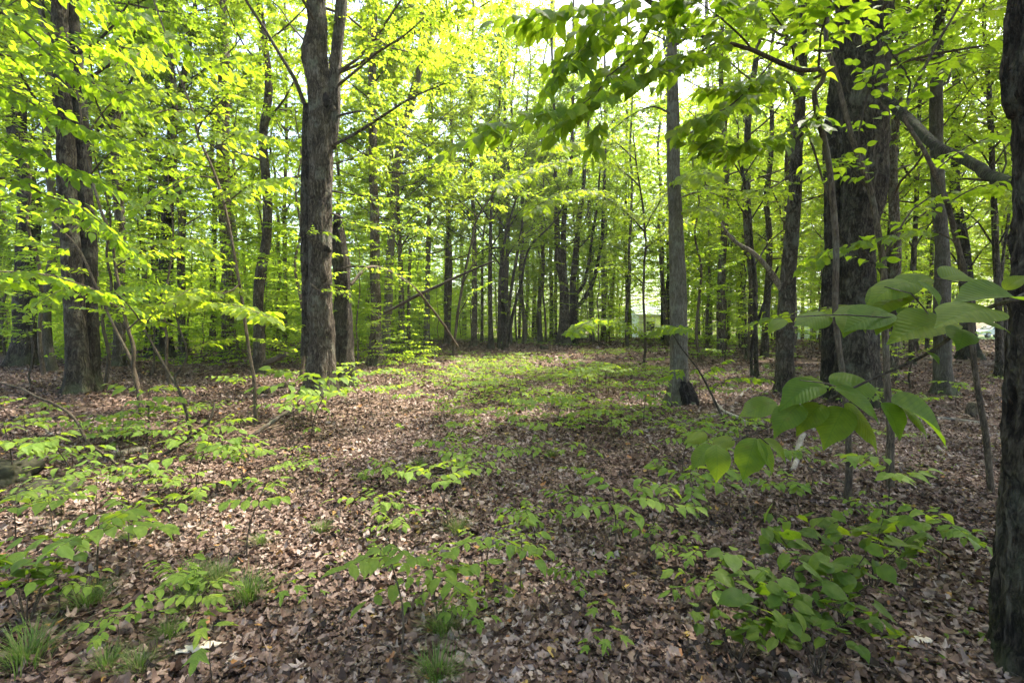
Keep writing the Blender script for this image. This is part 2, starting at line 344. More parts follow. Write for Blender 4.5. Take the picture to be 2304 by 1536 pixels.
# leaf templates: (vertices, [quads or tris])
def t_lod2():
    v = np.array([(0, 0, 0), (.30, .42, .07), (0, 1, -.12), (-.30, .42, .07)]); return v, [np.array([[0, 1, 2], [0, 2, 3]])]
def t_lod1():
    v = np.array([(0, 0, 0), (.22, .2, .05), (.31, .48, .03), (.15, .8, -.06), (0, 1.05, -.18), (-.15, .8, -.06), (-.31, .48, .03), (-.22, .2, .05), (0, .45, -.03), (0, .75, -.1)])
    f = [(0, 1, 2), (0, 2, 8), (8, 2, 3), (8, 3, 9), (9, 3, 4), (9, 4, 5), (9, 5, 8), (5, 6, 8), (8, 6, 0), (6, 7, 0)]
    return v, [np.array(f)]
def t_lod0(width=.33, rows=26, droop=.22, pinch=.75, serr=.016, ripple=.0, heart=0.0):
    cols_ = [-1, -.62, -.25, 0, .25, .62, 1]; v, f = [], []
    for i in range(rows + 1):
        y = i / rows
        wd = width * (math.sin(math.pi * min(1, y ** pinch)) ** .72 if 0 < y < 1 else 0.0)
        wd *= (1 - .62 * max(0, (y - .68) / .32) ** .8)
        if heart: wd = max(wd, width * .75 * math.exp(-((y) / .12) ** 2)) if y < .2 else wd
        for c in cols_:
            x = c * wd
            if abs(c) == 1 and 0 < i < rows: x += math.copysign(serr if i % 2 else -serr * .3, c)
            yy = y + .10 * abs(c) * wd / width * (.2) - (heart * abs(c) * max(0, .25 - y))
            z = .22 * abs(x) - droop * y * y + ripple * math.cos(2 * math.pi * 13 * (yy - .75 * abs(x))) * abs(c) - .35 * x * x
            v.append((x, yy, z))
    k = len(cols_)
    for i in range(rows):
        for j in range(k - 1): f.append((i * k + j, i * k + j + 1, (i + 1) * k + j + 1, (i + 1) * k + j))
    return np.array(v), [np.array(f)]
def t_maple():
    pts = []
    for a, r in [(-1.9, .30), (-1.55, .55), (-1.35, .36), (-1.0, .62), (-.85, .9), (-.62, .62), (-.48, .50), (-.25, .72), (-.2, .88), (0, 1.15), (.2, .88), (.25, .72), (.48, .50), (.62, .62), (.85, .9), (1.0, .62), (1.35, .36), (1.55, .55), (1.9, .30)]:
        pts.append((math.sin(a) * r * .62, .28 + math.cos(a) * r * .62))
    v = [(0, .28, .0)] + [(x, y, -.25 * (x * x + (y - .28) ** 2)) for x, y in pts] + [(0, .12, 0)]
    n = len(v); f = [(0, i, i + 1) for i in range(1, n - 1)] + [(0, n - 1, 1)]
    return np.array(v), [np.array(f)]
def t_curl():       # 3 x 4 grid for dead leaves
    v, f = [], []
    for i in range(5):
        y = i / 4; wd = .34 * math.sin(math.pi * (.08 + .86 * y)) ** .7
        for c in (-1, -.4, .4, 1): v.append((c * wd * (1 + .12 * ((i * 7) % 3 - 1)), y + .04 * ((i * 5) % 3 - 1), 0))
    for i in range(4):
        for j in range(3): f.append((i * 4 + j, i * 4 + j + 1, (i + 1) * 4 + j + 1, (i + 1) * 4 + j))
    return np.array(v), [np.array(f)]
T2, T1, T0, TM, TC = t_lod2(), t_lod1(), t_lod0(), t_maple(), t_curl()
T0B = t_lod0(.38, 20, .12, .62, .010, .002, heart=.35)   # broad heart-shaped
TS = t_lod0(.275, 12, .24, .75, .006, .0)

# ------------------------------------------------------------------ foliage
BEAMS = [(-2.6, 4.3, 2.1, .95), (-1.05, 3.5, .75, .6), (-3.9, 5.3, 1.0, .6), (-1.9, 6.3, 1.5, .6), (1.45, 5.3, .5, .35), (-.15, 3.0, .55, .3), (1.0, 3.1, .45, .28), (-.6, 8.6, 1.7, .9), (-4.8, 3.3, 1.2, .6), (2.6, 3.4, .22, .2), (1.7, 10.5, 2.4, 1.5), (-2.2, 13., 1.2, 1.0), (4.6, 9.0, .5, .4), (-3.3, 9.2, 2.2, .7)]
def beam_keep(P, r):
    q = P - sdir * (P[:, 2:3] / sdir[2]); k = np.ones(len(P), bool)
    wob = 1 + .35 * vnoise(q[:, 0] * 2, q[:, 1] * 2, 0, 8)
    for x, y, a, b in BEAMS: k &= (((q[:, 0] - x) / a) ** 2 + ((q[:, 1] - y) / b) ** 2) > wob
    return k | (r.random(len(P)) < .02)
def spray(mb, P, D, L, k, size, T, lm, r, tm='bark_thin', tr=.002, droop=.25, flat=.35, beams=None, ang=.9, tint=(0, 1), stems=True):
    """n twigs from P along D with length L, k leaves each"""
    P = np.asarray(P, float).reshape(-1, 3); D = nrm(np.asarray(D, float).reshape(-1, 3)); n = len(P)
    if n == 0: return
    L = np.broadcast_to(np.asarray(L, float), (n,))
    if stems: mb.twigs(P, P + D * L[:, None] - UPV * (droop * L * .35)[:, None], tr, tm, sag=.01)
    t = (np.arange(k) + .7) / k
    Q = P[:, None] + D[:, None] * (L[:, None] * t[None])[..., None] - UPV * (droop * .35 * L[:, None] * t[None] ** 2)[..., None]
    side = nrm(np.cross(D, UPV + .001)); sg = np.where(np.arange(k) % 2, 1.0, -1.0)
    a = ang + r.normal(0, .22, (n, k)); a[:, -1] = r.normal(0, .25, n)
    LD = D[:, None] * np.cos(a)[..., None] + side[:, None] * (np.sin(a) * sg)[..., None]
    LD[..., 2] -= droop * (.5 + r.random((n, k)))
    N = np.tile(UPV, (n, k, 1)) + r.normal(0, flat, (n, k, 3))
    S = size * (.65 + .6 * r.random((n, k))) * (1.0 - .25 * np.abs(t - .55)[None])
    Q, LD, N, S = Q.reshape(-1, 3), LD.reshape(-1, 3), N.reshape(-1, 3), S.reshape(-1)
    if beams:
        kp = beam_keep(Q, r); Q, LD, N, S = Q[kp], LD[kp], N[kp], S[kp]
    tw = np.repeat(r.random(n), k)[:len(Q)] if not beams else r.random(len(Q))
    rnd = np.clip(tint[0] + (tint[1] - tint[0]) * (.5 * tw + .5 * r.random(len(Q))), 0, 1)
    curl = np.stack([r.normal(-.1, .5, len(Q)), r.normal(-.15, .3, len(Q)), r.normal(0, .3, len(Q))], 1)
    mb.leaves(Q, LD, N, S, T, lm, rnd, curl)
def leafy_branch(mb, P, W, r, size=.11, T=T1, lm='leaf_under', tm='bark_thin', gap=.12, tl=.38, k=7, start=.15, beams=None, tint=(0, 1), droop=.3, sides=5, both=True, lift=0.0, flat=.35):
    """a branch with twigs left and right, leaves lying in flat sprays"""
    P, W = resample(P, W, .12); P = wiggle(P, .02, 2.0, int(r.integers(999))); mb.tube(P, np.maximum(W, .0012), tm, sides)
    s = np.concatenate([[0], np.cumsum(np.linalg.norm(np.diff(P, axis=0), axis=1))]); L = s[-1]
    q = np.arange(start * L, L, gap) + r.normal(0, gap * .2, len(np.arange(start * L, L, gap))); q = np.clip(q, 0, L)
    if len(q) == 0: return
    C = np.stack([np.interp(q, s, P[:, i]) for i in range(3)], 1); Tn = nrm(np.gradient(P, axis=0)); Tq = nrm(np.stack([np.interp(q, s, Tn[:, i]) for i in range(3)], 1))
    side = np.cross(Tq, UPV); bad = np.linalg.norm(side, axis=1) < .5
    ra = r.random(len(q)) * 6.28; side[bad] = np.stack([np.cos(ra), np.sin(ra), 0 * ra], 1)[bad]; side = nrm(side)
    sg = np.where(np.arange(len(q)) % 2, 1.0, -1.0)[:, None]
    D = nrm(Tq * .75 + side * sg * .8 + r.normal(0, .15, (len(q), 3)) + UPV * lift)
    TL = tl * (1.1 - .75 * (q / L)) * (.7 + .5 * r.random(len(q)))
    spray(mb, C, D, TL, k, size, T, lm, r, tm=tm, droop=droop, beams=beams, tint=tint, flat=flat)
    spray(mb, P[-1:], Tq[-1:], [tl * .7], k, size, T, lm, r, tm=tm, droop=droop, tint=tint, flat=flat)
def crown(mb, path, rad, z0, z1, radius, r, limbs=12, subs=6, tw=7, k=10, size=.13, T=T2, lm='leaf_canopy', bm='bark_thin', beams=None, tint=(0, 1), top=True, lim_r=.032, spread=.8):
    zs = path[:, 2]; cen = path.mean(0)
    SP, SD, SL = [], [], []
    for i in range(limbs):
        t = (i + .5 * r.random()) / limbs; z = z0 + (z1 - z0) * t * .93
        b = np.array([np.interp(z, zs, path[:, 0]), np.interp(z, zs, path[:, 1]), z]); az = i * 2.4 + r.normal(0, .3)
        ll = radius * (1.05 - .55 * t) * (.75 + .45 * r.random()); el = .35 + .5 * t + r.normal(0, .12)
        d = np.array([math.cos(az) * math.cos(el), math.sin(az) * math.cos(el), math.sin(el)])
        p = [b]; dd = d.copy()
        for j in range(6):
            dd = nrm(dd + r.normal(0, .16, 3) + UPV * .05); p.append(p[-1] + dd * ll / 6)
        p = np.array(p); w0 = lim_r * (1.1 - .6 * t)
        mb.tube(p, np.linspace(w0, w0 * .2, 7), bm, 5)
        for j in range(subs):
            u = .25 + .75 * (j + r.random() * .8) / subs; ii = u * 6; a = int(min(5, ii)); q = p[a] + (p[a + 1] - p[a]) * (ii - a)
            sd = nrm(nrm(p[a + 1] - p[a]) * .55 + r.normal(0, spread, 3) * np.array([1, 1, .45])); sl_ = (.22 + .2 * r.random()) * ll * (1.25 - .6 * u) + .3
            e = q + sd * sl_ + np.array([0, 0, -.05])
            if beams and not beam_keep(np.array([(q + e) / 2]), r)[0]: continue
            mb.twigs([q], [e], w0 * .22, bm, .03)
            m_ = int(tw * (.7 + .6 * r.random())) + 1; uu = .2 + .8 * r.random(m_)
            SP.append(q + (e - q) * uu[:, None]); dn = sd * .6 + r.normal(0, .7, (m_, 3)) * np.array([1, 1, .4]); SD.append(dn); SL.append(.3 + .3 * r.random(m_))
    spray(mb, np.concatenate(SP), np.concatenate(SD), np.concatenate(SL), k, size, T, lm, r, droop=.35, flat=.55, beams=beams, tint=tint, tr=.004)

# ------------------------------------------------------------------ ground
def build_ground():
    def grid(x0, x1, y0, y1, nx, ny, warp=1.0):
        u = np.linspace(-1, 1, nx); X = np.sign(u) * np.abs(u) ** warp; xs = (x0 + x1) / 2 + X * (x1 - x0) / 2
        v = np.linspace(0, 1, ny); ys = y0 + (y1 - y0) * v ** 2.0
        XX, YY = np.meshgrid(xs, ys); Z = gh(XX, YY); V = np.stack([XX, YY, Z], -1).reshape(-1, 3)
        i = np.arange(ny - 1)[:, None]; j = np.arange(nx - 1)[None]
        return V, np.stack([i * nx + j, i * nx + j + 1, (i + 1) * nx + j + 1, (i + 1) * nx + j], -1).reshape(-1, 4)
    mb = MB(); V, Fq = grid(-400, 400, -12, 500, 361, 420, 2.6)
    mb.add(V, Fq, 'soil'); o = mb.obj('ground'); tag(o, kind='structure', label='brown forest soil under the leaf litter')
    # leaf litter
    r = np.random.default_rng(11); mb = MB()
    def scatter(n, d0, d1, pw):
        d = d0 + (d1 - d0) * r.random(n) ** pw; x = (r.random(n) * 2 - 1) * (d * 1.35 + 1.6); return x, d
    def lay(x, y, size, T, curlamt, tiltamt, lift, bias=0):
        n = len(x); z = gh(x, y) + lift * r.random(n) + .004
        a = r.random(n) * 6.283; D = np.stack([np.cos(a), np.sin(a), r.normal(0, tiltamt, n)], 1)
        N = np.stack([r.normal(0, tiltamt, n), r.normal(0, tiltamt, n), np.ones(n)], 1)
        tone = r.random(n) * .80 + .06 + .16 * vnoise(x * .8, y * .8, 0, 21) + .10 * vnoise(x * 3, y * 3, 0, 22) + bias
        tone = np.clip(tone - .05, 0, .85 if T is TM else .90); rare = r.random(n) < .012; tone[rare] = .95 + .05 * r.random(rare.sum())
        curl = np.stack([r.normal(.3, curlamt * 2, n), r.normal(.2, curlamt, n), r.normal(0, curlamt, n)], 1)
        mb.leaves(np.stack([x, y, z], 1), D, N, size * (.45 + 1.15 * r.random(n) ** 1.3), T, 'litter', tone, curl)
    x, y = scatter(105000, 1.0, 8, .85); kk = vnoise(x * 1.1, y * 1.1, 0, 61) + .5 * vnoise(x * 3.1, y * 3.1, 0, 62) > -.8; lay(x[kk], y[kk], .046, TC, .65, .17, .018)
    x, y = scatter(85000, 1.0, 7, .85); lay(x, y, .019, TC, .6, .3, .024, -.05)
    y = 1.4 + 3.4 * r.random(34000); x = (r.random(34000) * 2 - 1) * (y * 1.1 + .4); lay(x, y, .042, TC, .7, .18, .022, -.03)
    x, y = scatter(18000, 1.0, 8, .85); lay(x, y, .06, TM, .6, .16, .026, .05)
    x, y = scatter(115000, 7.5, 17, .8); lay(x, y, .062, T1, .8, .26, .03)
    x, y = scatter(60000, 16, 40, .75); lay(x, y, .13, T2, .8, .45, .04)
    n = 1500; y = 1.6 + 14 * r.random(n) ** 1.2; x = (r.random(n) * 2 - 1) * (y * 1.1 + .5); a = r.random(n) * 6.283; L = .05 + .25 * r.random(n) ** 2
    P0 = np.stack([x, y, gh(x, y) + .018], 1); x1, y1 = x + np.cos(a) * L, y + np.sin(a) * L; mb.twigs(P0, np.stack([x1, y1, gh(x1, y1) + .02 + .02 * r.random(n)], 1), .0015 + .002 * r.random(n), 'dead_wood', .004)
    tag(mb.obj('leaf_litter'), 'dry brown and grey fallen leaves carpeting the forest floor', 'leaf litter', kind='stuff')
build_ground()

# ------------------------------------------------------------------ hero trees
LM = []            # landmarks (px, py, phrase)
def knobby(seed, amp, lump=.06, fr=1.0):
    def fn(rr, th, P):
        z = P[:, 2][:, None]; r0 = rr
        x = np.cos(th)[None]; y = np.sin(th)[None]
        l1 = vnoise(x * 1.3, y * 1.3, z * 1.1, seed); l2 = vnoise(x * 3, y * 3, z * 2.6, seed + 1)
        rd = 1 - np.abs(vnoise(x * 9 * fr, y * 9 * fr, z * 3.2, seed + 2)); rd2 = 1 - np.abs(vnoise(x * 17 * fr, y * 17 * fr, z * 8, seed + 3))
        return r0 * (1 + lump * l1 + lump * .5 * l2) + amp * (rd ** 2 * .9 + rd2 ** 2 * .5 - .6)
    return fn
def stem_path(pts, d, base=False, ext=0.0, dtop=None):
    P, W = pl(pts, d, dtop)
    if base:
        g = float(gh(P[0][0], P[0][1])); dirn = nrm(P[0] - P[1]); P[0][2] = g - .12
    if ext > 0:
        a = P[-1]; v = nrm(P[-1] - P[max(-3, -len(P))]); v = nrm(v + np.array([0, 0, 1.5])); n = 4
        w = W[-1]
        for i in range(1, n + 1):
            a2 = a + v * (ext - a[2]) / v[2] * i / n; P = np.vstack([P, a2 + rng.normal(0, .12, 3) * np.array([1, 1, 0])]); W = np.append(W, w * (1 - .75 * i / n))
    return P, W
def hero(name, label, cat, stems, d, barkm='bark', sides=26, ext=17, crownr=3.6, z0=6.8, leaf_n=(17, 7, 8, 10), limbs=(), flare=1.35, amp=.012, lump=.07, group=None, lm=None, seed=1, leafsize=.14, tint=(0, 1), csize=None, step=.09, root_flare=True, crown_on=True):
    r = np.random.default_rng(seed * 31 + 5)
    bx, by = stems[0][0][0], stems[0][0][1]
    P0 = pix(bx, by, d); P0[2] = float(gh(P0[0], P0[1]))
    root = empty(name, P0); tag(root, label, cat, group)
    paths = []
    for i, st in enumerate(stems):
        extn = ext if st[-1][1] <= 2 else 0
        base = i == 0 or st[0][1] > by - 45
        P, W = stem_path(st, d + (.28 * i if base else .0), base=base, ext=extn)
        P, W = resample(P, W, step); P = wiggle(P, W.mean() * .22, .9, seed * 7 + i)
        if base and flare:
            h = P[:, 2] - P0[2]; W = W * (1 + (flare - 1) * np.exp(-np.maximum(h, 0) / (1.6 * W[0] + .05)))
        kn = knobby(seed * 13 + i, min(amp, W.max() * .12), lump)
        def fn(rr, th, PP, kn=kn, z=P0[2], w=W[0], s=seed, on=base and flare):
            o = kn(rr, th, PP)
            if on:
                h = np.exp(-np.maximum(PP[:, 2] - z, 0) / (w * .8 + .03))[:, None]
                o = o + w * (.5 if w < .16 or d > 4 else .15) * h * (np.maximum(0, np.cos(th * 5 + s + .6 * np.sin(th * 2 + s))) ** 1.5)[None]
            return o
        mb = MB(); mb.tube(P, W, 'bark_dark' if i == 2 and seed == 1 else barkm, sides, fn=fn); mb.obj('trunk' if i == 0 else 'stem', root, origin=P0)
        paths.append((P, W))
    for lb in limbs:
        pts = lb['p']; P, W = pl(pts, lb.get('d', d), lb.get('d1', lb.get('d', d))); W = W * lb.get('w', .72)
        mb = MB(); rr = np.random.default_rng(int(seed * 100 + pts[0][0]))
        if lb.get('leaf', 1):
            Q, U = resample(P, W, .15); mb.tube(Q, U, lb.get('m', barkm), 8)
            leafy_branch(mb, P, W * .9, rr, size=lb.get('s', leafsize * .85), T=lb.get('T', T1), lm=lb.get('lm', 'leaf_canopy'), gap=lb.get('gap', .13), tl=lb.get('tl', .6), k=lb.get('k', 8), start=lb.get('st', .25), tint=lb.get('tint', (.2, 1)), tm=barkm if barkm != 'bark' else 'bark_thin', lift=lb.get('lift', .05))
        else:
            Q, U = resample(P, W, .12); Q = wiggle(Q, .03, 1.6, seed); mb.tube(Q, U, lb.get('m', barkm), 10)
        mb.obj(lb.get('n', 'branch'), root, origin=P0)
    if crown_on:
        P, W = paths[0]; mb = MB()
        top = P[P[:, 2] > 3]
        if ext and top[-1][2] > z0:
            for pi, (P, W) in enumerate(paths):
                if P[-1][2] < ext - 1: continue
                k = .75 if pi else 1.0
                crown(mb, P, W, z0, ext + .5, crownr * k, r, limbs=int(leaf_n[0] * k), subs=leaf_n[1], tw=leaf_n[2], k=leaf_n[3], size=leafsize, beams=True, tint=tint)
            mb.obj('crown', root, origin=P0)
    px, py, _ = proj(P0 + np.array([0, 0, .2])); LM.append((bx, by, lm or label))
    return root, paths

hero('maple_tree', 'big double-trunked maple with burled grey bark standing left of the clearing', 'tree',
     [[(724, 888, 56), (724, 800, 52), (723, 700, 50), (724, 600, 48), (724, 500, 48), (725, 380, 50), (722, 250, 53), (715, 180, 50), (707, 130, 54), (714, 60, 42), (712, 0, 41)],
      [(742, 330, 30), (750, 260, 30), (752, 180, 24), (758, 90, 22), (767, 0, 24)],
      [(690, 800, 24), (690, 640, 22), (688, 450, 20), (687, 320, 18), (690, 235, 15)]],
     ground_d(722, 888), seed=1, sides=48, amp=.035, lump=.14, step=.06, lm='big double-trunked maple', crownr=4.4, leaf_n=(18, 7, 8, 10), tint=(.3, 1),
     limbs=[dict(p=[(688, 240, 14), (650, 160, 11), (600, 75, 9), (553, 0, 8), (520, -60, 5)], leaf=0, m='bark_thin'),
            dict(p=[(740, 332, 10), (800, 300, 9), (860, 262, 8), (930, 218, 6), (1010, 185, 3)], d1=9.5, s=.10, tl=.7),
            dict(p=[(750, 200, 9), (800, 160, 8), (850, 118, 7), (910, 80, 5), (955, 40, 3)], d1=9.0, s=.10, tl=.7),
            dict(p=[(745, 265, 7), (820, 250, 6), (870, 278, 5), (960, 330, 3)], d1=9.5, s=.10, tl=.6),
            dict(p=[(760, 605, 7), (790, 600, 6), (840, 602, 5), (880, 612, 4), (905, 628, 2)], d1=9.5, s=.09, tl=.6, lm='leaf_under'),
            dict(p=[(748, 480, 6), (800, 500, 5), (880, 505, 4), (960, 515, 2)], d1=8.6, s=.09, tl=.7, st=.15, lm='leaf_under', tint=(.5, 1), gap=.09),
            dict(p=[(748, 430, 6), (810, 440, 5), (890, 445, 4), (950, 470, 2)], d1=9, s=.09, tl=.7, st=.15, lm='leaf_under', tint=(.5, 1)),
            dict(p=[(700, 640, 4), (720, 655, 3), (750, 640, 2), (775, 660, 1)], d=9.3, d1=9.0, s=.08, tl=.35, lm='leaf_under', tint=(.5, 1)),
            dict(p=[(712, 545, 4), (690, 530, 3), (730, 520, 2), (745, 530, 1)], d=9.3, d1=9.0, s=.08, tl=.3, lm='leaf_under', tint=(.5, 1))])
def burl(root, px, py, d, r_, m, name='burl', sq=(1, .7, 1.2)):
    p = pix(px, py, d); n, k = 14, 20; ph = np.linspace(.05, math.pi - .05, n)[:, None]; th = np.linspace(0, 2 * math.pi, k, endpoint=False)[None]; R0 = r_ / F * d
    V = np.stack([np.sin(ph) * np.cos(th) * sq[0], np.sin(ph) * np.sin(th) * sq[1], np.cos(ph) * sq[2] + 0 * th], -1).reshape(-1, 3); q = V * 2.2
    V = V * R0 * (1 + .35 * vnoise(q[:, 0], q[:, 1], q[:, 2], int(px)) + .15 * vnoise(q[:, 0] * 3, q[:, 1] * 3, q[:, 2] * 3, 5))[:, None] + p
    i = np.arange(n - 1)[:, None]; j = np.arange(k)[None]; mb = MB(); mb.add(V, np.stack([i * k + j, (i + 1) * k + j, (i + 1) * k + (j + 1) % k, i * k + (j + 1) % k], -1).reshape(-1, 4), m); mb.obj(name, root, origin=np.array(root.location))
maple_root = [o for o in col.objects if o.name == 'maple_tree'][0]; dm = ground_d(724, 888)
burl(maple_root, 692, 130, dm, 13, 'bark'); burl(maple_root, 700, 112, dm - .05, 10, 'bark'); burl(maple_root, 733, 228, dm - .22, 12, 'char_and_hole', 'knot_hole', (.8, .4, 1.5)); burl(maple_root, 745, 248, dm - .1, 12, 'bark'); burl(maple_root, 700, 330, dm - .1, 9, 'bark'); burl(maple_root, 736, 560, dm - .15, 10, 'bark_dark')  # knot_hole is a solid blob, the cavity's shade put into its black colour
hero('broken_snag', 'dark broken snag pressed against the right side of the big double-trunked maple', 'dead trunk',
     [[(774, 868, 44), (772, 800, 36), (770, 720, 38), (768, 650, 34), (766, 590, 38), (763, 540, 28), (760, 480, 10)]], ground_d(770, 868) , barkm='bark_dark', seed=2, sides=32, amp=.035, lump=.22, ext=0, crown_on=False, lm='dark broken snag')
hero('maple_tree', 'twin-stemmed dark tree near the left edge, its two trunks fused at the base', 'tree',
     [[(177, 886, 44), (172, 760, 38), (164, 640, 36), (155, 470, 35), (148, 330, 33), (139, 130, 29), (134, 0, 27)],
      [(203, 884, 34), (201, 760, 33), (196, 600, 32), (189, 460, 31), (180, 300, 30), (170, 120, 27), (160, 0, 25)]],
     ground_d(188, 886), barkm='bark_dark', seed=3, sides=36, amp=.016, lm='twin-stemmed dark tree', crownr=3.8, tint=(0, .8),
     limbs=[dict(p=[(145, 300, 12), (90, 240, 9), (40, 150, 7), (0, 60, 4)], d1=9, s=.12), dict(p=[(185, 330, 10), (240, 270, 8), (300, 170, 6), (330, 60, 4)], d1=10.5, s=.12)])
hero('maple_tree', 'crooked dark trunk with a swollen burl and a high fork at the left edge', 'tree',
     [[(55, 822, 44), (57, 740, 38), (60, 600, 40), (68, 470, 42), (62, 430, 36), (47, 330, 34), (38, 200, 33), (32, 90, 32), (18, 0, 26)], [(38, 50, 22), (55, 20, 20), (62, 0, 18)]],
     ground_d(55, 822), barkm='bark_dark', seed=4, lump=.12, lm='crooked left-edge trunk', tint=(0, .8))
hero('maple_tree', 'straight pale-grey trunk with a knot rising behind the slanting left saplings', 'tree',
     [[(518, 808, 34), (512, 740, 26), (508, 650, 25), (512, 560, 24), (505, 420, 25), (503, 260, 25), (507, 150, 27), (503, 120, 21), (500, 0, 20)]],
     ground_d(518, 808), barkm='bark', seed=5, lump=.1, lm='straight pale trunk', crownr=3.4)
hero('maple_tree', 'leaning mid-grey tree forking high above, left of the straight pale trunk', 'tree',
     [[(366, 803, 40), (368, 720, 31), (372, 600, 28), (380, 450, 23), (386, 300, 19), (378, 150, 14), (374, 0, 12)], [(388, 290, 13), (408, 200, 12), (424, 110, 11), (442, 0, 9)]],
     ground_d(366, 803), barkm='bark_dark', seed=6, lm='leaning forked left tree')
hero('maple_tree', 'tall columnar trunk just right of the big double-trunked maple', 'tree',
     [[(847, 822, 32), (846, 740, 24), (844, 560, 21), (840, 360, 18), (838, 180, 16), (843, 0, 13)]], ground_d(847, 822), seed=7, lm='columnar trunk right of the maple', crownr=3.2, tint=(.3, 1))
hero('maple_tree', 'tree leaning right and forking over the clearing, behind the columnar trunk', 'tree',
     [[(866, 800, 21), (876, 620, 18), (886, 450, 16), (903, 310, 15), (925, 215, 12), (960, 100, 9), (985, 0, 9)], [(893, 400, 14), (900, 320, 13), (925, 240, 11), (950, 130, 9), (948, 0, 7)]],
     ground_d(872, 800), seed=8, barkm='bark_smooth', lm='right-leaning forked tree', tint=(.4, 1), crownr=5, leaf_n=(26, 8, 8, 10), z0=5)
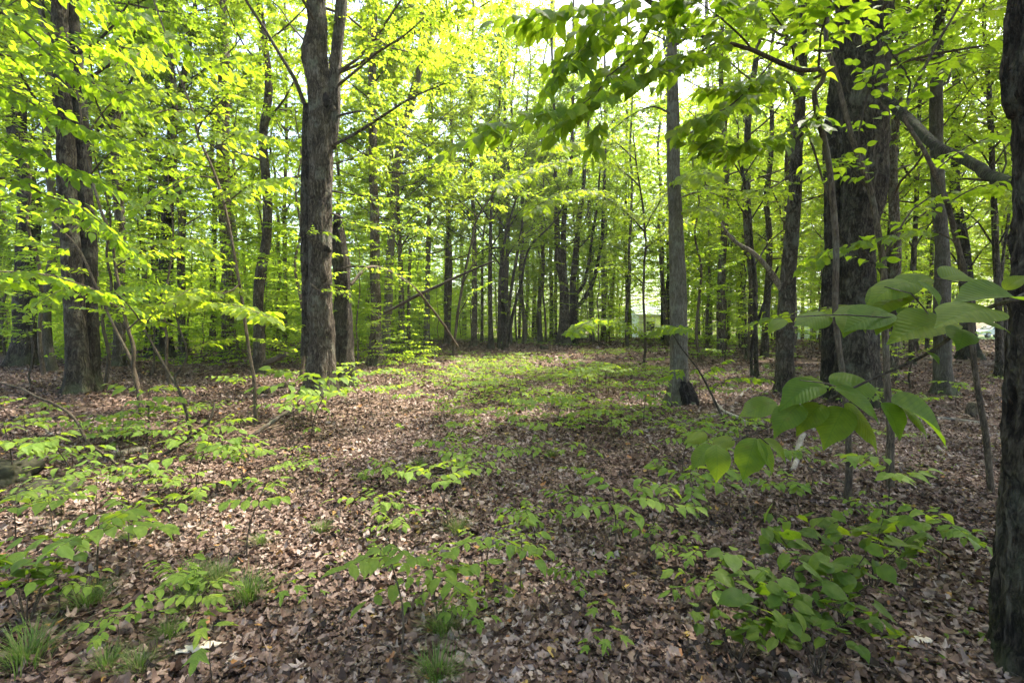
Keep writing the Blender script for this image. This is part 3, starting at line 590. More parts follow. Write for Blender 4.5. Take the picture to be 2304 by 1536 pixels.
MID = [
 ('slender trunk with pale upper bark beyond the leaning dead pole', [[(959, 780, 22), (962, 640, 16), (966, 450, 14), (970, 250, 15), (969, 120, 9), (972, 0, 7)]], 'bark_smooth', 'pale-topped slender trunk'),
 ('thin upright trunk left of the curved thin sapling', [[(1005, 775, 15), (1004, 640, 13), (1010, 480, 10), (1015, 300, 8), (1010, 0, 5)]], 'bark', 'thin upright centre trunk'),
 ('straight trunk with a leafy lower stem left of the splayed stem clump', [[(1066, 780, 19), (1068, 650, 16), (1066, 500, 14), (1060, 350, 10), (1065, 0, 7)]], 'bark', 'straight leafy-stemmed trunk'),
 ('sturdy dark trunk on the left of the splayed stem clump', [[(1105, 785, 19), (1103, 700, 14), (1103, 560, 12), (1104, 500, 10), (1112, 400, 9), (1125, 200, 7), (1130, 0, 5)]], 'bark_dark', 'sturdy dark centre trunk'),
 ('splayed clump of thin stems fanning out to the right in the clearing middle', [[(1122, 788, 12), (1124, 690, 10), (1127, 600, 9), (1140, 520, 8), (1160, 450, 6), (1170, 380, 5)], [(1132, 786, 15), (1142, 720, 11), (1152, 640, 9), (1165, 560, 8), (1182, 470, 7), (1195, 400, 5)], [(1138, 784, 11), (1155, 700, 9), (1172, 640, 8), (1190, 560, 7), (1245, 500, 5), (1280, 440, 3)]], 'bark_dark', 'splayed stem clump'),
 ('dark slim twin of straight poles just left of the many-stemmed clump', [[(1241, 765, 14), (1240, 640, 11), (1238, 450, 9), (1240, 250, 7), (1245, 0, 5)], [(1250, 765, 10), (1250, 640, 9), (1252, 450, 7)]], 'bark_dark', 'dark twin poles'),
 ('straight background trunk right of the many-stemmed clump', [[(1358, 768, 18), (1358, 650, 13), (1357, 480, 12), (1362, 300, 9), (1360, 0, 6)]], 'bark', 'straight trunk right of the clump'),
 ('far straight trunk left of the charred-base tree', [[(1412, 766, 12), (1410, 640, 9), (1408, 500, 8), (1412, 0, 5)]], 'bark', 'far straight trunk'),
 ('thick dark trunk pair seen past the charred-base tree beside the white house', [[(1508, 770, 26), (1506, 650, 22), (1507, 560, 18), (1500, 0, 10)], [(1492, 768, 14), (1490, 640, 10), (1492, 500, 8)]], 'bark_dark', 'dark pair by the white house'),
 ('dark upright trunk between the charred-base tree and the dead-limbed tree', [[(1597, 770, 16), (1598, 680, 13), (1597, 560, 11), (1595, 400, 9), (1590, 0, 6)]], 'bark', 'dark upright right-centre trunk'),
 ('slim dark double pole left of the dead-limbed tree', [[(1702, 850, 13), (1700, 700, 11), (1696, 600, 10), (1686, 500, 9), (1672, 400, 7), (1660, 300, 5)], [(1692, 892, 9), (1690, 780, 8), (1706, 720, 8), (1735, 640, 7), (1750, 600, 6)]], 'bark_dark', 'slim dark double pole'),
 ('flared thick dark trunk at the right, behind the nearer straight right trunk', [[(2182, 808, 52), (2178, 740, 36), (2172, 620, 34), (2160, 520, 30), (2150, 420, 26), (2150, 200, 20), (2140, 0, 15)]], 'bark_dark', 'flared dark right trunk'),
 ('slim trunk between the huge right tree and the straight right trunk', [[(2052, 822, 18), (2050, 700, 15), (2056, 560, 14), (2062, 420, 12), (2070, 200, 10), (2075, 0, 8)]], 'bark_dark', 'slim trunk near the huge tree'),
 ('dark pole near the right edge with a bent neighbour', [[(2250, 850, 22), (2247, 700, 19), (2240, 560, 17), (2232, 380, 15), (2225, 200, 12), (2215, 0, 9)], [(2262, 840, 10), (2262, 700, 9), (2252, 620, 8), (2270, 480, 7)]], 'bark_dark', 'dark right-edge pole'),
 ('narrow trunk left of the big double-trunked maple, set deeper in the wood', [[(640, 790, 16), (642, 650, 13), (640, 480, 12), (645, 300, 9), (640, 0, 7)]], 'bark', 'narrow trunk left of the maple'),
 ('pale slim trunk visible against the sky between the left trees', [[(317, 785, 17), (325, 640, 14), (318, 480, 14), (312, 300, 12), (305, 120, 10), (300, 0, 8)]], 'bark_smooth', 'pale slim sky-side trunk'),
 ('pale smooth trunk in the left gap, right of the twin-stemmed dark tree', [[(246, 790, 20), (246, 640, 15), (244, 480, 12), (245, 300, 10), (240, 0, 7)]], 'bark_smooth', 'pale left-gap trunk'),
 ('cluster trunk right of the columnar trunk with a straight dark profile', [[(905, 792, 24), (903, 690, 18), (900, 560, 13), (896, 470, 11), (890, 200, 8), (890, 0, 6)], [(918, 790, 14), (920, 680, 11), (922, 560, 9)]], 'bark', 'straight dark cluster trunk'),
 ('leaning thin tree whose crooked top crosses the gap above the splayed clump', [[(1168, 765, 9), (1172, 640, 8), (1185, 540, 8), (1220, 470, 7), (1250, 420, 6), (1330, 300, 4)]], 'bark_thin', 'leaning crooked thin tree'),
 ('dark trunk leaning in the far right thicket beyond the huge tree', [[(2010, 800, 20), (2005, 680, 17), (2000, 560, 15), (2012, 400, 12), (2030, 200, 9), (2040, 0, 7)]], 'bark_dark', 'dark far-right leaning trunk'),
]
for i, (lab, st, bk, lmn) in enumerate(MID):
    st = [[(q[0], q[1], q[2] * .72) for q in s_] for s_ in st]
    hero('tree', lab, 'tree', st, ground_d(st[0][0][0], st[0][0][1]), barkm=bk, seed=20 + i, sides=14, step=.2, ext=16 if st[0][-1][1] <= 2 else 0, crownr=3.4, leaf_n=(16, 7, 7, 9), z0=5, lm=lmn, amp=.008, flare=1.25, crown_on=st[0][-1][1] <= 2, tint=(.2, 1),
         limbs=[dict(p=[(p[0], p[1], 5), (p[0] + s * 40, p[1] - 60, 4), (p[0] + s * 80, p[1] - 90, 2)], s=.13, tl=.9, gap=.2, T=T2) for p in st[0][2:-1] for s in (-1, 1)][:6])
hero('maple_tree', 'many-stemmed maple clump at the far end of the clearing with arching side stems', 'tree',
     [[(1268, 778, 26), (1270, 700, 21), (1269, 640, 20), (1258, 590, 16), (1253, 520, 12), (1250, 400, 9), (1246, 250, 6), (1240, 0, 4)],
      [(1270, 640, 13), (1268, 560, 12), (1270, 480, 11), (1284, 380, 9), (1290, 200, 6), (1290, 0, 4)],
      [(1286, 772, 22), (1290, 700, 18), (1289, 640, 14), (1296, 560, 13), (1303, 490, 12), (1312, 420, 9), (1325, 250, 6), (1335, 0, 4)],
      [(1290, 700, 9), (1312, 675, 9), (1332, 640, 8), (1345, 590, 8), (1356, 520, 7), (1360, 430, 6), (1362, 330, 4)],
      [(1290, 668, 8), (1312, 640, 8), (1325, 590, 7), (1333, 530, 6), (1345, 450, 5), (1350, 380, 3)]],
     ground_d(1268, 778), barkm='bark_dark', seed=50, sides=16, lm='many-stemmed clump', crownr=3.8, leaf_n=(12, 6, 7, 9), z0=5.5, ext=15,
     limbs=[dict(p=[(1290, 760, 5), (1330, 765, 4), (1375, 782, 2)], leaf=0, n='root')])
hero('charred_tree', 'pale smooth trunk with a blackened hollow at its base, right of the clearing', 'tree',
     [[(1533, 908, 52), (1528, 850, 37), (1526, 760, 36), (1525, 650, 37), (1521, 520, 31), (1517, 400, 28), (1514, 280, 27), (1514, 180, 22), (1513, 0, 17)]],
     ground_d(1533, 908), barkm='bark_smooth', seed=51, sides=36, step=.06, lm='charred-base tree', crownr=3.8, lump=.06, flare=1.25, tint=(.3, 1),
     limbs=[dict(p=[(1514, 260, 6), (1470, 240, 5), (1420, 260, 3), (1370, 300, 2)], d1=8.5, s=.11), dict(p=[(1515, 330, 6), (1570, 290, 5), (1620, 300, 3), (1690, 330, 2)], d1=8.5, s=.11), dict(p=[(1520, 450, 5), (1580, 430, 4), (1650, 450, 3), (1720, 440, 2)], d1=8.8, s=.10)])
ct_root = [o for o in col.objects if o.name == 'charred_tree'][0]
def char_patch():
    P0 = np.array(ct_root.location); d = ground_d(1533, 908); mb = MB()
    P, W = pl([(1548, 922, 34), (1545, 895, 40), (1538, 868, 30), (1530, 846, 12)], d - .1)
    P[:, 1] += np.array([-.06, -.04, 0.0, .03]); P[0][2] = gh(P[0][0], P[0][1]) - .05
    P, W = resample(P, W, .03); mb.tube(P, W, 'char_and_hole', 30, fn=knobby(77, .03, .35)); o = mb.obj('charred_hollow', ct_root, origin=P0)
    o['label'] = 'black charred hollow at the trunk base'
char_patch()
hero('dead_limbed_tree', 'dark trunk with a pale crooked dead limb reaching up to the left', 'tree',
     [[(1766, 884, 34), (1766, 800, 34), (1768, 700, 36), (1772, 620, 33), (1784, 480, 27), (1796, 330, 23), (1804, 180, 18), (1808, 0, 14)]],
     ground_d(1766, 884), barkm='bark', seed=52, sides=30, lm='dead-limbed tree', tint=(0, .7),
     limbs=[dict(w=1, p=[(1768, 660, 16), (1745, 630, 14), (1715, 590, 10), (1690, 565, 9), (1655, 545, 8), (1632, 520, 6), (1622, 500, 3)], leaf=0, m='dead_wood', n='dead_limb'),
            dict(p=[(1795, 380, 6), (1740, 420, 5), (1680, 430, 4), (1600, 420, 2)], d1=8.6, s=.12), dict(p=[(1790, 420, 6), (1850, 380, 4), (1900, 350, 2)], d1=8.6, s=.12)])
hero('huge_tree', 'huge rough-barked dark tree dominating the right side, with a slimmer fused stem', 'tree',
     [[(1925, 905, 84), (1924, 800, 76), (1928, 700, 74), (1930, 600, 76), (1935, 480, 82), (1935, 350, 92), (1935, 230, 104), (1940, 100, 112), (1946, 0, 116)],
      [(1868, 885, 34), (1867, 760, 33), (1869, 600, 31), (1872, 450, 29), (1872, 320, 32), (1880, 210, 34), (1895, 100, 30), (1900, 0, 28)]],
     ground_d(1925, 905), barkm='bark_dark', seed=53, sides=56, amp=.035, lump=.08, step=.06, lm='huge rough-barked tree', crownr=5.5, leaf_n=(26, 8, 9, 9), tint=(0, .5), flare=1.15)
hero('maple_tree', 'straight grey trunk with two dark knots between the huge tree and right edge', 'tree',
     [[(2122, 888, 34), (2121, 800, 31), (2121, 700, 31), (2118, 560, 27), (2112, 400, 25), (2108, 250, 23), (2110, 100, 21), (2113, 0, 19)]],
     ground_d(2122, 888), barkm='bark_smooth', seed=54, sides=30, lm='straight right trunk', tint=(0, .5), crownr=4)
hero('edge_tree', 'very near furrowed dark trunk cut off by the right edge of the photo', 'tree',
     [[(2440, 1650, 270), (2425, 1500, 250), (2412, 1300, 235), (2412, 1000, 225), (2425, 700, 212), (2440, 400, 205), (2440, 180, 205), (2436, 0, 200)]],
     2.25, barkm='bark_dark', seed=55, sides=130, step=.02, amp=.05, lump=.07, lm='furrowed right-edge trunk', crownr=5, ext=17, tint=(0, .4), flare=1.12, leaf_n=(24, 8, 9, 9))

# ------------------------------------------------------------------ foreground and left saplings (traced)
def sapling(name, label, stem, d, branches, size=.12, T=TS, lm='leaf_near', barkm='bark_thin', seed=1, lmn=None, d1=None, cat='sapling', basepx=None, tint=(.1, 1), k=6, gap=.11, group=None, beams=None):
    P, W = pl(stem, d, d1); W = W * (.8 if d > 5 else .95); g = float(gh(P[0][0], P[0][1])); P[0][2] = g - .05
    P0 = P[0] + np.array([0, 0, .05]); root = empty(name, P0); tag(root, label, cat, group)
    Q, U = resample(P, W, .08); Q = wiggle(Q, .02, 1.7, seed); mb = MB(); mb.tube(Q, U, barkm, 10, fn=knobby(seed, .001, .12)); mb.obj('stem', root, origin=P0)
    for i, b in enumerate(branches):
        mb = MB(); BP, BW = pl(b['p'], b.get('d', d), b.get('d1', b.get('d', d)))
        leafy_branch(mb, BP, BW, np.random.default_rng(seed * 50 + i), size=b.get('s', size), T=b.get('T', T), lm=b.get('lm', lm), tm=barkm, gap=b.get('gap', gap), tl=b.get('tl', .35), k=b.get('k', k), start=b.get('st', .1), tint=b.get('tint', tint), droop=b.get('droop', .42), flat=b.get('flat', .42), beams=beams)
        mb.obj('branch', root, origin=P0)
    LM.append((stem[0][0], stem[0][1], lmn or label)); return root
dS = ground_d(1905, 1135)
sapling('arching_sapling', 'near crooked sapling whose top arches left over the clearing with hanging leaves',
        [(1905, 1140, 17), (1912, 1060, 15), (1908, 960, 14), (1897, 860, 14), (1886, 740, 14), (1880, 620, 15), (1876, 500, 14), (1862, 350, 13), (1840, 250, 12), (1835, 205, 11), (1850, 185, 11), (1856, 165, 10), (1842, 155, 11), (1800, 158, 11), (1740, 135, 10), (1690, 112, 9), (1620, 92, 8), (1565, 75, 7), (1530, 48, 6), (1500, 15, 5), (1470, -30, 4)],
        dS, [dict(p=[(1842, 155, 6), (1850, 80, 5), (1870, 0, 4), (1880, -60, 3)], d=4, d1=3.6), dict(p=[(1690, 112, 5), (1640, 60, 4), (1600, 25, 3), (1540, -20, 2)], d=3.9, d1=3.2, tl=.5),
             dict(p=[(1620, 92, 5), (1560, 130, 4), (1500, 150, 3), (1450, 170, 2)], d=3.9, d1=3.4, tl=.45),
             dict(p=[(1525, 45, 6), (1490, 20, 5), (1418, 130, 4), (1370, 175, 4), (1347, 211, 3), (1302, 246, 2), (1180, 270, 2), (1090, 300, 1)], d=3.7, d1=3.0, tl=.5, gap=.07),
             dict(p=[(1347, 211, 3), (1352, 270, 2), (1340, 300, 1)], d=3.4, d1=3.3, tl=.25, gap=.2),
             dict(p=[(1500, 15, 5), (1440, -10, 4), (1380, 10, 3), (1290, 30, 2), (1200, 30, 1)], d=3.5, d1=3.0, tl=.4),
             dict(p=[(1876, 470, 5), (1780, 185, 5), (1700, 195, 4), (1650, 203, 3), (1620, 195, 2)], d=4.4, d1=3.9, tl=.45),
             dict(p=[(1740, 135, 5), (1700, 180, 4), (1640, 240, 3), (1580, 260, 2)], d=4.2, d1=3.6, tl=.5),
             dict(p=[(1800, 155, 5), (1760, 60, 4), (1720, 10, 3), (1690, -40, 2)], d=4.2, d1=3.6, tl=.5),
             dict(p=[(1560, 75, 4), (1500, 90, 3), (1430, 60, 2), (1330, 90, 2), (1260, 160, 1)], d=3.8, d1=3.2, tl=.5),
             dict(p=[(1840, 240, 4), (1760, 300, 3), (1680, 330, 2), (1600, 320, 1)], d=4.3, d1=3.8, tl=.4)],
        size=.125, seed=201, lmn='arching near sapling', d1=3.7, beams=True, tint=(0, .85), gap=.06, k=8)
sapling('sapling', 'dark sapling crossing in front of the huge tree trunk on a long diagonal',
        [(2003, 1098, 18), (1999, 950, 15), (1997, 820, 14), (1990, 660, 14), (1975, 540, 13), (1954, 425, 13), (1926, 337, 12), (1908, 267, 11), (1884, 169, 10), (1862, 90, 9), (1870, 0, 8), (1875, -80, 6)],
        ground_d(2003, 1098), [dict(p=[(1990, 570, 5), (2060, 470, 4), (2100, 440, 3), (2160, 430, 2)], tl=.5), dict(p=[(1954, 425, 4), (1900, 360, 3), (1860, 370, 2)], tl=.3), dict(p=[(1930, 340, 5), (1970, 140, 4), (2010, 60, 3), (2080, 0, 2)], tl=.4), dict(p=[(1880, 120, 4), (1920, 60, 3), (1990, 40, 2)], tl=.35),
                               dict(p=[(1985, 620, 4), (1940, 560, 3), (1890, 555, 2), (1850, 575, 1)], tl=.35), dict(p=[(1993, 700, 4), (1900, 690, 3), (1820, 700, 2), (1720, 720, 1)], tl=.3, tint=(.3, 1))],
        size=.11, seed=202, lmn='diagonal dark sapling', tint=(0, .6))
sapling('sapling', 'sinuous dark sapling with a forked top near the right-edge trunk',
        [(2232, 1110, 14), (2222, 1000, 13), (2205, 880, 12), (2188, 760, 12), (2176, 640, 12), (2160, 560, 12), (2130, 460, 11), (2100, 390, 10), (2072, 335, 9), (2030, 262, 8), (2052, 210, 8), (2080, 150, 7), (2115, 85, 6), (2165, 0, 5), (2200, -70, 4)],
        ground_d(2232, 1110), [dict(p=[(2030, 262, 5), (2045, 190, 5), (2015, 140, 4), (1985, 90, 3), (1985, 20, 2)], tl=.35), dict(p=[(2100, 390, 4), (2180, 330, 3), (2260, 300, 2)], tl=.5), dict(p=[(2080, 150, 4), (2150, 130, 3), (2230, 110, 2)], tl=.5), dict(p=[(2160, 560, 4), (2100, 520, 3), (2000, 530, 2), (1930, 545, 1)], tl=.4), dict(p=[(2130, 460, 4), (2200, 420, 3), (2290, 420, 2)], tl=.4)],
        size=.11, seed=203, lmn='sinuous right sapling', tint=(0, .5))
sapling('sapling', 'near branchy sapling entering above the left edge with broad drooping leaves',
        [(-420, 1500, 26), (-380, 1000, 22), (-320, 600, 18), (-260, 300, 14), (-180, 100, 10), (-60, -20, 8)],
        3.4, [dict(p=[(-300, 520, 10), (-120, 440, 7), (0, 400, 6), (100, 440, 5), (190, 470, 3), (270, 540, 2)], tl=.5, d1=3.8), dict(p=[(-330, 350, 9), (-150, 210, 7), (0, 190, 5), (80, 240, 4), (180, 283, 3), (260, 320, 2)], tl=.5, d1=3.6),
              dict(p=[(-200, 60, 8), (0, 25, 6), (60, 75, 5), (130, 140, 4), (220, 190, 3), (300, 230, 2)], tl=.5, d1=3.6), dict(p=[(-150, 20, 8), (0, -60, 6), (150, -30, 5), (280, 30, 4), (400, 90, 2)], tl=.5, d1=3.6), dict(p=[(-330, 480, 8), (-140, 310, 6), (0, 315, 5), (100, 352, 4), (210, 400, 2)], tl=.45, d1=3.6),
              dict(p=[(-330, 700, 8), (-150, 640, 6), (0, 610, 5), (120, 620, 4), (230, 660, 2)], tl=.5, d1=3.9), dict(p=[(-250, 200, 8), (-60, 120, 6), (60, 130, 5), (200, 100, 4), (330, 120, 2)], tl=.5, d1=3.9)],
        size=.085, seed=204, lmn='left-edge leafy sapling', tint=(0, .45), gap=.055, k=9)
dL = ground_d(318, 938)
sapling('sapling', 'slender curving sapling in front of the twin-stemmed dark tree', [(318, 940, 11), (312, 890, 10), (300, 830, 9), (300, 785, 10), (290, 745, 9), (280, 700, 8), (268, 640, 8), (258, 590, 7), (248, 530, 7), (226, 465, 7), (206, 390, 6), (188, 300, 6), (170, 200, 5), (160, 130, 4), (140, 40, 3)],
        dL, [dict(p=[(262, 600, 4), (330, 560, 3), (420, 535, 2), (470, 560, 1)], d1=6.5, tl=.45, tint=(.5, 1)), dict(p=[(288, 740, 4), (360, 690, 3), (450, 682, 2), (540, 690, 2), (612, 715, 1)], d=dL, d1=5.2, tl=.40, tint=(.5, 1), gap=.08), dict(p=[(206, 390, 4), (270, 330, 3), (350, 310, 2), (420, 340, 1)], d1=6.5, tl=.5),
             dict(p=[(190, 310, 4), (240, 240, 3), (300, 200, 2), (380, 210, 1)], d1=6.5, tl=.5), dict(p=[(248, 530, 4), (170, 500, 3), (100, 470, 2)], d1=6.5, tl=.5), dict(p=[(280, 700, 4), (220, 670, 3), (150, 650, 2), (90, 680, 1)], d1=6.5, tl=.45), dict(p=[(170, 200, 3), (100, 120, 2), (60, 100, 1)], d1=6.6, tl=.5)],
        size=.12, seed=205, lmn='slender curving left sapling')
sapling('sapling', 'thin leaning sapling sharing the base of the curving left one', [(330, 930, 9), (312, 880, 8), (295, 815, 8), (262, 745, 7), (238, 690, 6), (208, 620, 6), (175, 555, 5), (130, 510, 4), (90, 470, 3)], dL + .15,
        [dict(p=[(208, 620, 3), (150, 600, 2), (80, 610, 1)], tl=.4), dict(p=[(240, 690, 3), (300, 650, 2), (370, 640, 1)], tl=.4, d1=6.5), dict(p=[(175, 555, 3), (130, 560, 2), (60, 540, 1)], tl=.4)], size=.11, seed=206, lmn='thin leaning left sapling')
sapling('sapling', 'tall slanting sapling with a forked top left of the big double-trunked maple', [(578, 955, 13), (572, 890, 11), (566, 830, 10), (558, 770, 9), (548, 715, 9), (538, 640, 8), (522, 550, 8), (503, 460, 8), (485, 400, 7), (462, 345, 7), (445, 305, 6), (436, 260, 6), (412, 190, 5), (378, 95, 4), (346, 10, 4), (330, -50, 3)],
        ground_d(578, 955), [dict(p=[(445, 305, 4), (458, 272, 4), (490, 238, 3), (520, 200, 2)], tl=.4), dict(p=[(538, 640, 4), (500, 660, 3), (440, 650, 2), (400, 665, 1)], d1=5.5, tl=.35, tint=(.5, 1)), dict(p=[(503, 460, 4), (560, 420, 3), (640, 400, 2)], tl=.5, d1=6), dict(p=[(485, 400, 4), (430, 400, 3), (370, 430, 2), (320, 470, 1)], tl=.5, d1=6), dict(p=[(412, 190, 4), (470, 150, 3), (540, 140, 2)], tl=.5, d1=6.5), dict(p=[(378, 95, 4), (330, 110, 3), (270, 150, 2)], tl=.5, d1=6), dict(p=[(436, 260, 3), (380, 250, 3), (310, 270, 2)], tl=.5, d1=6), dict(p=[(462, 345, 3), (540, 300, 3), (610, 310, 2)], tl=.5, d1=6)],
        size=.12, seed=207, lmn='tall slanting left sapling', tint=(.2, 1))
sapling('sapling', 'spindly sapling zigzagging up beside the tall slanting left one', [(430, 985, 7), (425, 930, 6), (410, 880, 6), (395, 850, 6), (420, 800, 5), (405, 740, 4), (395, 700, 4), (400, 640, 3)], ground_d(430, 985),
        [dict(p=[(420, 800, 3), (460, 770, 2), (520, 760, 1)], tl=.25, tint=(.5, 1)), dict(p=[(405, 740, 3), (360, 720, 2), (330, 730, 1)], tl=.25, tint=(.5, 1)), dict(p=[(400, 650, 2), (450, 600, 2), (490, 590, 1)], tl=.3, tint=(.5, 1))], size=.10, seed=208, lmn='zigzag spindly sapling')
sapling('sapling', 'leaning thin pole rising left-to-right beyond the zigzag sapling', [(432, 990, 7), (420, 930, 6), (398, 870, 6), (360, 800, 6), (325, 740, 5), (300, 700, 4), (260, 660, 3)], ground_d(432, 990) + .4,
        [dict(p=[(325, 740, 3), (350, 700, 2), (400, 690, 1)], tl=.3)], size=.10, seed=209, lmn='leaning thin left pole')
sapling('sapling', 'slender leaning sapling curving up right in the middle of the clearing', [(1018, 806, 9), (1024, 760, 8), (1030, 710, 8), (1040, 640, 7), (1052, 590, 7), (1062, 540, 6), (1075, 490, 5), (1100, 450, 4), (1130, 410, 4), (1180, 380, 2)], ground_d(1018, 806),
        [dict(p=[(1040, 640, 3), (1065, 590, 3), (1085, 540, 2)], T=T1, lm='leaf_under'), dict(p=[(1075, 490, 3), (1030, 450, 3), (1000, 440, 2)], T=T1, lm='leaf_under', tl=.6), dict(p=[(1030, 710, 3), (1060, 660, 2), (1090, 640, 2)], T=T1, lm='leaf_under', tl=.5)], size=.12, seed=210, lmn='curving centre sapling')
sapling('sapling', 'bright yellow-green sapling spray hanging left of the charred-base tree', [(1448, 825, 8), (1452, 760, 7), (1448, 690, 7), (1450, 600, 6), (1452, 520, 6), (1440, 420, 5), (1430, 360, 4), (1425, 300, 3)], ground_d(1448, 825),
        [dict(p=[(1440, 420, 4), (1380, 370, 3), (1290, 360, 3), (1210, 380, 2), (1140, 410, 1)], d1=5.5, tl=.55, tint=(.7, 1), gap=.08), dict(p=[(1450, 520, 4), (1400, 470, 3), (1330, 430, 3), (1260, 440, 2), (1200, 470, 1)], d1=6, tl=.55, tint=(.6, 1), gap=.08), dict(p=[(1430, 360, 3), (1370, 310, 3), (1300, 320, 2), (1230, 330, 1)], d1=5.5, tl=.5, tint=(.7, 1)), dict(p=[(1448, 640, 3), (1400, 600, 2), (1350, 600, 1)], tl=.4, tint=(.3, 1)),
         dict(p=[(1450, 560, 4), (1500, 520, 3), (1560, 470, 2), (1620, 480, 1)], d1=6, tl=.5, tint=(.7, 1)), dict(p=[(1450, 520, 3), (1480, 460, 3), (1540, 400, 2), (1600, 390, 1)], d1=5.5, tl=.5, tint=(.7, 1)), dict(p=[(1452, 760, 3), (1390, 725, 3), (1340, 720, 2), (1290, 745, 1)], d1=7, tl=.4, tint=(.1, .5)), dict(p=[(1452, 760, 3), (1500, 735, 3), (1535, 740, 2)], d1=7, tl=.3, tint=(.1, .5))], size=.12, seed=211, lmn='yellow-green centre sapling')
sapling('sapling', 'small sapling with layered sprays growing in front of the dead-limbed tree', [(1640, 960, 7), (1600, 880, 6), (1570, 830, 5), (1530, 780, 4), (1510, 750, 3)], ground_d(1640, 960),
        [dict(p=[(1600, 880, 2), (1640, 850, 2), (1700, 850, 1)], tl=.3), dict(p=[(1570, 830, 2), (1540, 830, 2), (1500, 845, 1)], tl=.2), dict(p=[(1580, 845, 2), (1620, 820, 1)], tl=.25)], size=.11, seed=212, lmn='layered small sapling', tint=(.2, .8))

# hero low branch from the right: big serrated leaves
def leaf_cluster(mb, items, T, lm, r):
    """items: (px,py base, d, px,py tip, d_tip, normal-ish tilt)"""
    P, D, N, S, Rn = [], [], [], [], []
    for (x0, y0, d0, x1, y1, d1, tilt) in items:
        a, b = pix(x0, y0, d0), pix(x1, y1, d1); v = b - a
        P.append(a); D.append(v); S.append(np.linalg.norm(v)); N.append(np.array([tilt, -.55, .85])); Rn.append(r.random())
    n = len(P); curl = np.stack([r.normal(-.2, .5, n), r.normal(-.25, .15, n), r.normal(0, .2, n)], 1)
    mb.leaves(np.array(P), np.array(D), np.array(N), np.array(S), T, lm, np.array(Rn), curl)
def hero_branch():
    T = t_lod0(.34, 52, .16, .7, .011, 0); r = np.random.default_rng(5)
    base = np.array([1.62, 1.1, 0.0]); base[2] = gh(base[0], base[1])
    root = empty('leafy_shrub', base); tag(root, 'low slender shrub branch of big serrated leaves reaching in from the right edge', 'shrub')
    D = 1.25
    segs = {'stem': [(2420, 620, 14), (2290, 672, 11), (2200, 702, 9), (2130, 765, 8), (2060, 808, 7), (1980, 842, 6), (1905, 878, 5), (1850, 905, 4), (1780, 935, 3), (1700, 975, 2.5), (1650, 990, 2)]}
    P, W = pl(segs['stem'], 1.2, 1.35)
    foot = np.array([base - [0, 0, .05], [1.66, 1.12, .6], [1.62, 1.15, 1.2], [1.55, 1.18, 1.62]]); P = np.vstack([foot, P]); W = np.append([.012, .010, .009, .008], W)
    Q, U = resample(P, W, .04); mb = MB(); mb.tube(wiggle(Q, .004, 6, 3), U, 'bark_thin', 10); mb.obj('stem', root, origin=base)
    for tw in ([(2200, 702, 4), (2090, 712, 4), (1990, 714, 3), (1900, 708, 3), (1800, 712, 2), (1740, 718, 1)], [(2130, 765, 4), (2050, 660, 3), (1990, 645, 2)], [(1905, 878, 4), (1860, 862, 3), (1800, 855, 2)], [(1700, 975, 3), (1730, 1000, 2)], [(2290, 672, 4), (2180, 640, 3), (2100, 625, 2)]):
        mb = MB(); P, W = pl(tw, 1.27); Q, U = resample(P, W, .04); mb.tube(Q, U, 'bark_thin', 6); mb.obj('twig', root, origin=base)
    L = [(1905, 905, 1.3, 2003, 1008, 1.16, .2), (1880, 868, 1.25, 2001, 932, 1.12, .4), (1985, 905, 1.25, 2045, 985, 1.15, .1), (2010, 900, 1.25, 2165, 985, 1.22, .7), (2030, 910, 1.3, 2110, 978, 1.2, .5), (1900, 915, 1.28, 1853, 1000, 1.18, -.2), (1908, 918, 1.3, 1905, 965, 1.22, 0),
         (1850, 905, 1.3, 1790, 962, 1.22, -.4), (1800, 905, 1.3, 1738, 965, 1.2, -.5), (1810, 925, 1.32, 1735, 950, 1.3, -.2), (1850, 860, 1.3, 1752, 895, 1.25, -.6), (1840, 850, 1.35, 1780, 890, 1.25, -.3), (1900, 860, 1.35, 1945, 850, 1.5, .2), (1870, 860, 1.3, 1990, 856, 1.3, .3), (1745, 905, 1.35, 1662, 930, 1.35, -.3),
         (1612, 1000, 1.3, 1618, 1082, 1.18, 0), (1700, 985, 1.3, 1672, 1075, 1.2, -.1), (1708, 985, 1.3, 1755, 1062, 1.2, .4), (1600, 1000, 1.32, 1553, 1050, 1.25, -.4), (1590, 975, 1.4, 1538, 990, 1.4, -.3), (1650, 985, 1.4, 1600, 1000, 1.35, -.2), (1720, 985, 1.4, 1782, 1030, 1.3, .5),
         (2075, 632, 1.3, 2128, 672, 1.1, .3), (2060, 628, 1.35, 1958, 655, 1.3, -.3), (2120, 622, 1.3, 2198, 605, 1.35, .2), (2235, 690, 1.15, 2120, 700, 1.0, -.5), (2290, 668, 1.2, 2165, 652, 1.1, -.1), (2260, 650, 1.25, 2310, 612, 1.2, .2), (2165, 735, 1.2, 2172, 768, 1.0, .2), (2140, 718, 1.25, 2010, 738, 1.15, -.4), (2190, 712, 1.25, 2285, 735, 1.15, .5), (2100, 625, 1.35, 2000, 625, 1.4, -.2),
         (1985, 700, 1.3, 1978, 742, 1.15, 0), (2000, 700, 1.3, 1905, 722, 1.2, -.4), (1960, 700, 1.35, 1868, 700, 1.4, -.4), (1910, 706, 1.35, 1902, 748, 1.2, -.1), (1862, 706, 1.4, 1790, 722, 1.3, -.4), (1915, 706, 1.35, 1958, 738, 1.2, .4), (2020, 706, 1.3, 2090, 698, 1.3, .3), (1800, 714, 1.45, 1842, 728, 1.35, .3), (2000, 645, 1.35, 2060, 660, 1.25, .2), (1765, 716, 1.45, 1728, 742, 1.4, -.3), (1830, 712, 1.45, 1815, 695, 1.6, 0), (2030, 652, 1.4, 1965, 690, 1.2, -.2), (2085, 790, 1.25, 2120, 812, 1.15, .3)]
